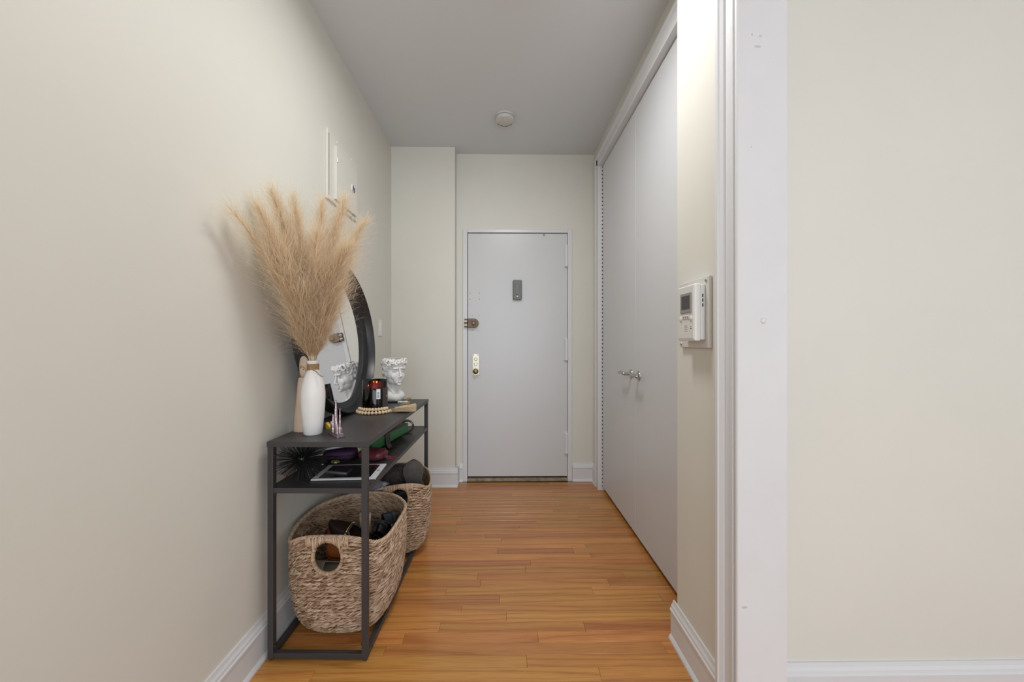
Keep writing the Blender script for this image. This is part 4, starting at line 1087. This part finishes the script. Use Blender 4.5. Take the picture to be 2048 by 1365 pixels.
# ------------------------------------------------------------------ baskets
BA, BBx, BHT = 0.248, 0.209, 0.400
ZP = np.array([0.0, 0.03, 0.07, 0.13, 0.22, 0.35, 0.55, 0.8, 1.0]); SP = np.array([0.56, 0.66, 0.74, 0.82, 0.89, 0.945, 0.985, 1.0, 0.995])
def b_scale(t): return np.interp(t, ZP, SP)
def rim_h(phi): return BHT + 0.034 * np.clip((-np.sin(phi) - 0.72) / 0.28, 0, 1) ** 1.5 - 0.016 * np.exp(-((np.sin(phi) + 0.55) / 0.30) ** 2)
EXN = 3.1
def b_xy(phi):
    c, s = np.cos(phi), np.sin(phi)
    e = 2 / (EXN + (2.15 - EXN) * (0.5 + 0.5 * np.clip(s * 1.6, -1, 1)))   # boxier near end, rounder far end
    return BBx * np.sign(c) * np.abs(c) ** e, BA * np.sign(s) * np.abs(s) ** e
def b_pt(phi, t):
    x, y = b_xy(phi); k_ = b_scale(t)
    return np.stack([x * k_, y * k_, 0.006 + t * (rim_h(phi) - 0.006)], -1)
HZ, HRX, HRZ = 0.358, 0.0525, 0.058
HXO = 0.0
def in_hole(p, m=1.0):
    return ((p[..., 1] < -BA * 0.7) & (((p[..., 0] - HXO) / (HRX * m)) ** 2 + ((p[..., 2] - HZ) / (HRZ * m)) ** 2 < 1))
# arc-length uniform phi
ph_d = np.linspace(0, 2 * PI, 4001)
xd, yd = b_xy(ph_d)
sd_ = np.concatenate([[0], np.cumsum(np.hypot(np.diff(xd), np.diff(yd)))])
PER = sd_[-1]
def phi_at(u): return np.interp(np.mod(u, 1.0) * PER, sd_, ph_d)
# template pod
def pods(C, D, Nn, hl, rn, rb, tones, seg=6, rings=5):
    """C centres (k,3), D long dir, Nn outward normal."""
    k_ = len(C)
    Bn = np.cross(Nn, D); Bn /= np.linalg.norm(Bn, axis=1, keepdims=True)
    Nn = np.cross(D, Bn)
    u = np.linspace(-1, 1, rings)
    prof = np.sqrt(np.clip(1 - (np.abs(u) * 0.94) ** 2.2, 0.02, 1))
    a = np.arange(seg) * 2 * PI / seg
    V = (C[:, None, None, :] + D[:, None, None, :] * (hl[:, None, None] * u[None, :, None])[..., None]
         + Nn[:, None, None, :] * ((rn[:, None, None] * prof[None, :, None]) * np.cos(a)[None, None, :])[..., None]
         + Bn[:, None, None, :] * ((rb[:, None, None] * prof[None, :, None]) * np.sin(a)[None, None, :])[..., None])
    # slight bow so pods tuck into the wall at both ends
    V -= Nn[:, None, None, :] * (0.0030 * (u[None, :, None] ** 2))[..., None]
    V = V.reshape(-1, 3)
    base = (np.arange(k_) * rings * seg)[:, None, None]
    i = np.arange(rings - 1)[None, :, None] * seg; j = np.arange(seg)[None, None, :]; j2 = (j + 1) % seg
    q = np.stack([base + i + j, base + i + j2, base + i + seg + j2, base + i + seg + j], -1).reshape(-1, 4)
    return V, q, np.repeat(tones, rings * seg)
def make_basket(name, label, loc, rotz):
    r = np.random.default_rng(9)
    root = thing(name, label, 'basket', loc, rotz, group='woven seagrass shoe baskets under the console')
    nr = 28
    Vs, Qs, Ts = [], [], []; off = 0
    Cc, Dd, Nl, hl, rn, rb, tn = [], [], [], [], [], [], []
    for row in range(nr):
        t = (row + 0.5) / nr
        per = PER * b_scale(t)
        cnt = int(per / 0.0138)
        u = (np.arange(cnt) + (0.5 if row % 2 else 0.0) + r.normal(0, 0.10, cnt)) / cnt
        p = phi_at(u)
        tt = np.full(cnt, t) + r.normal(0, 0.0022, cnt)
        P = b_pt(p, tt); Pu = b_pt(phi_at(u + 0.002), tt); Pt = b_pt(p, np.minimum(tt + 0.02, 1))
        Tg = Pu - P; Tg /= np.linalg.norm(Tg, axis=1, keepdims=True)
        Up = Pt - P; Up /= np.linalg.norm(Up, axis=1, keepdims=True)
        Nn = np.cross(Tg, Up); Nn /= np.linalg.norm(Nn, axis=1, keepdims=True)
        tilt = np.radians(17) + r.normal(0, 0.07, cnt)
        D = Tg * np.cos(tilt)[:, None] + Up * np.sin(tilt)[:, None]
        keep = ~in_hole(P, 1.18)
        Cc.append(P[keep]); Dd.append(D[keep]); Nl.append(Nn[keep]); k_ = keep.sum()
        hl.append(0.0158 + r.normal(0, 0.0015, k_)); rn.append(0.0066 + r.normal(0, 0.0006, k_)); rb.append(0.0068 + r.normal(0, 0.0006, k_))
        tn.append(np.clip(0.5 + r.normal(0, 0.2, k_) + 0.08 * math.sin(row * 1.7), 0, 1))
    Cc, Dd, Nl, hl, rn, rb, tn = [np.concatenate(q_) for q_ in (Cc, Dd, Nl, hl, rn, rb, tn)]
    # every twist is three straws laid side by side
    Bl = np.cross(Nl, Dd); k_ = len(Cc)
    parts_ = [[], [], [], [], [], [], []]
    for w_ in range(3):
        an = w_ * 2 * PI / 3 + r.normal(0, 0.5, k_)
        Cw = Cc + Nl * (0.0026 * np.cos(an) + 0.0008)[:, None] + Bl * (0.0036 * np.sin(an))[:, None]
        Dw = Dd + Bl * r.normal(0, 0.13, k_)[:, None] + Nl * r.normal(0, 0.05, k_)[:, None]; Dw /= np.linalg.norm(Dw, axis=1, keepdims=True)
        for a_, b_ in zip(parts_, (Cw, Dw, Nl, hl * (1 + r.normal(0, 0.08, k_)), rn * 0.46, rb * 0.44, np.clip(tn + r.normal(0, 0.17, k_), 0, 1))): a_.append(b_)
    V, q, tone = pods(*[np.concatenate(a_) for a_ in parts_], seg=5, rings=4)
    w = stuff_mesh('weave', V, q, 'weave', root, tone); w['kind'] = 'stuff'
    # added dark shell with bottom: blocks light leaks, shades the weave gaps
    nu, nt = 160, 44
    mb = MB(); vs = []; 
    for i in range(nt + 1):
        t = i / nt * 0.985
        P = b_pt(phi_at(np.arange(nu) / nu), np.full(nu, t))
        vs += [tuple(p) for p in P]
    fs = []
    for i in range(nt):
        for j in range(nu):
            f = (i * nu + j, i * nu + (j + 1) % nu, (i + 1) * nu + (j + 1) % nu, (i + 1) * nu + j)
            c = np.mean([vs[q_] for q_ in f], axis=0)
            if not in_hole(c, 1.06): fs.append(f)
    fs.append(tuple(range(nu - 1, -1, -1)))
    mb.add(vs, fs)
    part('dark_backing_shell', mb, 'basket_backing', root)
    # rim: two twisted strands
    for s_ in range(3):
        u = np.arange(240) / 240
        P = b_pt(phi_at(u), np.ones(240))
        x, y = P[:, 0], P[:, 1]
        ph_ = u * 2 * PI * 46 + s_ * 2 * PI / 3
        nx = x / np.hypot(x, y); ny = y / np.hypot(x, y)
        pts = [(P[i, 0] + nx[i] * 0.0045 * math.cos(ph_[i]), P[i, 1] + ny[i] * 0.0045 * math.cos(ph_[i]), P[i, 2] + 0.002 + 0.0045 * math.sin(ph_[i])) for i in range(240)]
        mb = MB().tube(pts, 0.0036, 6, closed=True)
        me = mb.mesh('rim_strand', True)
        a_ = me.attributes.new('tone', 'FLOAT', 'POINT'); a_.data.foreach_set('value', np.full(len(me.vertices), 0.55 + 0.14 * s_, np.float32))
        link('rim_strand', me, 'weave', root)
    # handle wraps over both holes, and hole bindings
    for sgn in (-1,):
        mb = MB(); tl = []
        for i in range(58):
            xx = HXO - 0.078 + 0.156 * i / 57
            lim = HZ + HRZ * math.sqrt(max(0, 1 - ((xx - HXO) / HRX) ** 2)) if abs(xx - HXO) < HRX else HZ + 0.006
            # y of the wall at that x
            ph = phi_at(np.linspace(0, 1, 800)); X, Y = b_xy(ph)
            msk = np.where(np.sign(Y) == sgn)[0]
            jx = msk[np.argmin(np.abs(X[msk] - xx))]
            y0 = Y[jx] * 0.998; top = rim_h(ph[jx]) + 0.006
            if abs(xx - HXO) >= HRX: lim = top - 0.036
            lean = r.normal(0, 0.002)
            pts = []
            for a in np.linspace(0, 2 * PI, 12, endpoint=False):
                pts.append((xx + lean * math.sin(a), y0 + 0.0108 * math.cos(a), (top + lim) / 2 + ((top - lim) / 2 + 0.002) * math.sin(a)))
            n0 = len(mb.v)
            mb.tube(pts, 0.0019, 5, closed=True)
            tl += [float(np.clip(0.62 + r.normal(0, 0.18), 0, 1))] * (len(mb.v) - n0)
        me = mb.mesh('handle_wrap', True)
        a_ = me.attributes.new('tone', 'FLOAT', 'POINT'); a_.data.foreach_set('value', np.array(tl, np.float32))
        o = link('handle_wrap', me, 'weave', root); o['kind'] = 'stuff'
        mb = MB(); tl = []
        for i in range(56):
            a = -PI * 1.16 + (PI * 1.32) * i / 55
            xx = HXO + HRX * 1.05 * math.cos(a); zz = HZ + HRZ * 1.05 * math.sin(a)
            jx = msk[np.argmin(np.abs(X[msk] - xx))]; y0 = Y[jx] * float(b_scale(zz / BHT))
            ca, sa = math.cos(a), math.sin(a)
            pts = [(xx + 0.0050 * ca * math.cos(b), y0 + 0.0080 * math.sin(b), zz + 0.0050 * sa * math.cos(b)) for b in np.linspace(0, 2 * PI, 8, endpoint=False)]
            n0 = len(mb.v)
            mb.tube(pts, 0.0024, 5, closed=True)
            tl += [float(np.clip(0.55 + r.normal(0, 0.18), 0, 1))] * (len(mb.v) - n0)
        me = mb.mesh('hole_binding', True)
        a_ = me.attributes.new('tone', 'FLOAT', 'POINT'); a_.data.foreach_set('value', np.array(tl, np.float32))
        o = link('hole_binding', me, 'weave', root); o['kind'] = 'stuff'
    return root
def dup(root, label, loc, rotz, rot=None):
    c = root.copy(); COL.objects.link(c); c.location = loc; c.rotation_euler = rot if rot else (0, 0, rotz); c['label'] = label
    for ch in list(root.children):
        d = ch.copy(); COL.objects.link(d); d.parent = c
        for g in list(ch.children):
            e = g.copy(); COL.objects.link(e); e.parent = d
    return c
B1 = (-0.646, 1.668, 0.0); R1 = math.radians(-0.5)
B2 = (-0.612, 2.195, 0.0); R2 = math.radians(19)
bk = make_basket('shoe_basket', 'near oval seagrass basket with round handle hole facing the viewer', B1, R1)
bk2 = dup(bk, 'far oval seagrass basket partly behind the near basket', B2, R2)
bk2.scale = (0.92, 0.95, 0.955)

# ------------------------------------------------------------------ shoes and other things in the baskets
def shoe(name, label, upper, sole, lining, loc, rot, L=0.27, W=0.088, Hh=0.075, pointed=False, heel=0.0, bit=None, strap=None, group=None):
    root = thing(name, label, 'shoe', loc, rot=rot, group=group)
    st = []
    for u in (1 - np.cos(np.linspace(0, PI, 25))) / 2:
        # u=0 toe, 1 heel
        if pointed and u < 0.36: w = W * 0.5 * 1.02 * math.sin(u / 0.36 * PI / 2) ** 0.62
        elif not pointed and u < 0.20: w = W * 0.5 * math.sin(u / 0.20 * PI / 2) ** 0.46
        elif u < 0.75: w = W * 0.5 * (1.0 - 0.30 * math.sin(min(1, max(0, (u - (0.36 if pointed else 0.27)) / 0.34)) * PI / 2))
        else: w = W * 0.5 * 0.72 * math.sqrt(max(0.0, 1 - ((u - 0.75) / 0.252) ** 2.4))
        w = max(w, 0.0045)
        h = 0.018 + (Hh * 0.95 - 0.018) * min(1, u / 0.45) ** 0.8 if u < 0.45 else Hh * (0.95 - 0.22 * math.sin((u - 0.45) / 0.35 * PI / 2)) if u < 0.8 else Hh * (0.73 + 0.22 * ((u - 0.8) / 0.2))
        spring = 0.018 * max(0, 1 - u / 0.3) ** 2
        st.append((u, w, h, spring))
    na = 14
    vs = []
    for u, w, h, sp in st:
        for i in range(na + 1):
            v = i / na
            if u <= 0.42:
                a = PI * v
            else:
                k_ = min(1, (u - 0.42) / 0.08)
                lim_ = (PI / 2) * (1 - 0.52 * k_)
                a = lim_ * (2 * v) if v <= 0.5 else PI - lim_ * (2 - 2 * v)
            x = L * (1 - u)
            vs.append((x, w * math.copysign(abs(math.cos(a)) ** 0.75, math.cos(a)), 0.010 + sp + h * math.sin(a) ** 0.85 if a not in (0, PI) else 0.010 + sp))
    fs = []
    for i in range(len(st) - 1):
        u = st[i + 1][0]
        for j in range(na):
            if u > 0.46 and j in (na // 2 - 1, na // 2): continue
            fs.append((i * (na + 1) + j, i * (na + 1) + j + 1, (i + 1) * (na + 1) + j + 1, (i + 1) * (na + 1) + j))
    up = part('upper', MB().add(vs, fs), upper, root, smooth=True)
    so__ = up.modifiers.new('solid', 'SOLIDIFY'); so__.thickness = 0.0028; so__.offset = -1
    # sole slab
    vs = []; fs = []
    for u, w, h, sp in st:
        dz = heel * max(0, (u - 0.5) / 0.5)
        for z_ in (sp, sp + 0.011):
            vs += [(L * (1 - u), (w + 0.003), z_), (L * (1 - u), -(w + 0.003), z_)]
    n_ = len(st)
    for i in range(n_ - 1):
        a, b = i * 4, i * 4 + 4
        fs += [(a, b, b + 1, a + 1), (a + 2, a + 3, b + 3, b + 2), (a, a + 2, b + 2, b), (a + 1, b + 1, b + 3, a + 3)]
    fs += [(0, 1, 3, 2), ((n_ - 1) * 4, (n_ - 1) * 4 + 2, (n_ - 1) * 4 + 3, (n_ - 1) * 4 + 1)]
    part('sole', MB().add(vs, fs), sole, root)
    part('heel', MB().box(0.004, L * 0.26, -W * 0.30, W * 0.30, -0.014, 0.001), sole, root, bevel=0.003)
    vs = []; fs = []
    for u, w, h, sp in st:
        vs += [(L * (1 - u), w * 0.9, 0.0125 + sp), (L * (1 - u), -w * 0.9, 0.0125 + sp)]
    for i in range(n_ - 1): fs.append((i * 2, i * 2 + 2, i * 2 + 3, i * 2 + 1))
    part('insole', MB().add(vs, fs), lining, root)
    if bit:
        x = L * 0.60
        pts = [(x, y, 0.0135 + Hh * 0.90 * math.sin(math.acos(max(-1, min(1, y / (W * 0.5)))))) for y in np.linspace(-0.030, 0.030, 9)]
        bb_ = part('horsebit', MB().tube(pts, 0.0022, 6), bit, up, smooth=True)
        for e in (0, -1):
            part('bit_ring', MB().ell(pts[e], (0.006, 0.005, 0.006), 10, 6), bit, up, smooth=True)
    if strap:
        x = L * 0.50
        part('tab', MB().ribbon([(x, -0.01, 0.014 + Hh * 0.97), (x, 0.012, 0.013 + Hh * 0.96)], 0.022, 0.002, (1, 0, 0)), strap, up)
    return root

rad_ = math.radians
def axes(xd, zd):
    """rotation that lays the toe along xd with the instep facing zd"""
    X = Vector(xd).normalized(); Z = Vector(zd); Z = (Z - X * Z.dot(X)).normalized(); Y = Z.cross(X)
    return Matrix((X, Y, Z)).transposed().to_euler()
# near basket
shoe('loafer', 'near basket, dark brown pointed loafer with gold bit on top of the pile', 'brown_leather', 'black_leather', 'brown_leather',
     (-0.535, 1.665, 0.262), axes((-0.224, 0.030, 0.075), (0.12, -0.45, 0.8)), 0.245, 0.080, 0.056, True, bit='gold')
shoe('shoe', 'near basket, black round-heeled shoe just right of the brown loafer', 'black_leather', 'dark_rubber', 'navy', (-0.552, 1.715, 0.352), axes((0.05, 0.25, -0.95), (0.1, -0.95, -0.2)), 0.25, 0.088, 0.080)
shoe('shoe', 'near basket, shoe with grey blue lining standing heel up at the right', 'navy', 'dark_rubber', 'greyblue', (-0.503, 1.770, 0.372), axes((-0.12, 0.02, -1), (-0.75, -0.65, 0)), 0.25, 0.080, 0.070)
shoe('shoe', 'near basket, black shoe with yellow tag at the far right of the pile', 'black_leather', 'dark_rubber', 'navy', (-0.470, 1.745, 0.345), axes((-0.10, 0.05, -1), (-0.6, -0.8, 0)), 0.25, 0.080, 0.068, strap='yellow_tag')
shoe('sandal', 'near basket, beige soled sandal standing upright behind the loafer', 'beige', 'beige', 'beige', (-0.645, 1.765, 0.362), axes((0.02, 0.15, -1), (1, 0.36, 0)), 0.25, 0.084, 0.045)
shoe('shoe', 'near basket, tan orange shoe seen through the handle hole', 'orange', 'orange', 'red', (-0.570, 1.650, 0.215), axes((-0.2, 0.04, 0.02), (0.1, -0.3, 0.9)), 0.20, 0.085, 0.070)
shoe('shoe', 'near basket, red shoe behind the handle wrap', 'red', 'dark_rubber', 'red', (-0.640, 1.73, 0.195), axes((-0.16, 0.02, 0.080), (0.3, 0, 1)), 0.19, 0.082, 0.070)
shoe('slipper', 'near basket, greige slipper lying just inside the handle hole', 'greige', 'greige', 'greige', (-0.600, 1.560, 0.222), axes((-0.2, -0.01, -0.005), (-0.05, -0.45, 0.85)), 0.20, 0.085, 0.045)
# far basket
shoe('slipper', 'far basket, black slipper standing upright with its grey sole showing', 'black_leather', 'sole_grey', 'black_leather', (-0.482, 2.105, 0.262), axes((-0.03, -0.05, 1), (-0.15, 1, 0.05)), 0.238, 0.104, 0.045)
shoe('shoe', 'far basket, navy black shoe lying along the left front rim', 'navy', 'dark_rubber', 'navy', (-0.505, 2.060, 0.325), axes((-1, -0.10, 0.06), (0.1, -0.5, 1)), 0.155, 0.080, 0.075)
kb_ = thing('knit_hat', 'dark speckled knitted hat bulging from the far basket', 'hat', (-0.598, 2.190, 0.262), rad_(10))
part('crown', pillow_box(0.085, 0.080, 0.095, puff=0.85, seed=3, noise=0.05), 'knit', kb_, smooth=True)
part('cuff', MB().lathe([(0.080, 0.040), (0.086, 0.044), (0.089, 0.060), (0.086, 0.076), (0.080, 0.080), (0.076, 0.060)], 36), 'knit', kb_, smooth=True)
pb = thing('blue_cloth', 'pale blue folded cloth at the left of the far basket', 'cloth', (-0.690, 2.075, 0.265), rad_(-20))
part('fold', pillow_box(0.070, 0.075, 0.036, puff=0.6, seed=8, noise=0.05), 'paleblue', pb, smooth=True)
part('fold', pillow_box(0.055, 0.065, 0.032, puff=0.6, seed=9, noise=0.05), 'paleblue', pb, smooth=True, loc=(0.015, 0.0, 0.062))
cs = thing('cream_sandal', 'cream strap of a sandal standing between the blue cloth and the hat', 'sandal', (-0.640, 2.030, 0.280), rad_(20))
part('strap', MB().ribbon([(-0.012, 0, 0.0), (-0.004, 0, 0.05), (0.008, 0.0, 0.095), (0.016, 0, 0.125)], 0.020, 0.006, (1, 0, 0.2)), 'cream', cs, bevel=0.002)
part('sandal_sole', pillow_box(0.030, 0.045, 0.009, puff=0.7, seed=1), 'beige', cs, smooth=True)
kbag = thing('black_bag', 'black soft bag filling the hole of the far basket', 'bag', (-0.545, 2.095, 0.235), 0)
part('bag_body', pillow_box(0.080, 0.065, 0.058, puff=0.7, seed=12, noise=0.02), 'charcoal_cloth', kbag, smooth=True)
part('bag_handle', MB().tube([(-0.04, 0.05, 0.100), (-0.03, 0.05, 0.125), (0.0, 0.05, 0.135), (0.03, 0.05, 0.125), (0.04, 0.05, 0.100)], 0.005, 8), 'charcoal_cloth', kbag, smooth=True)
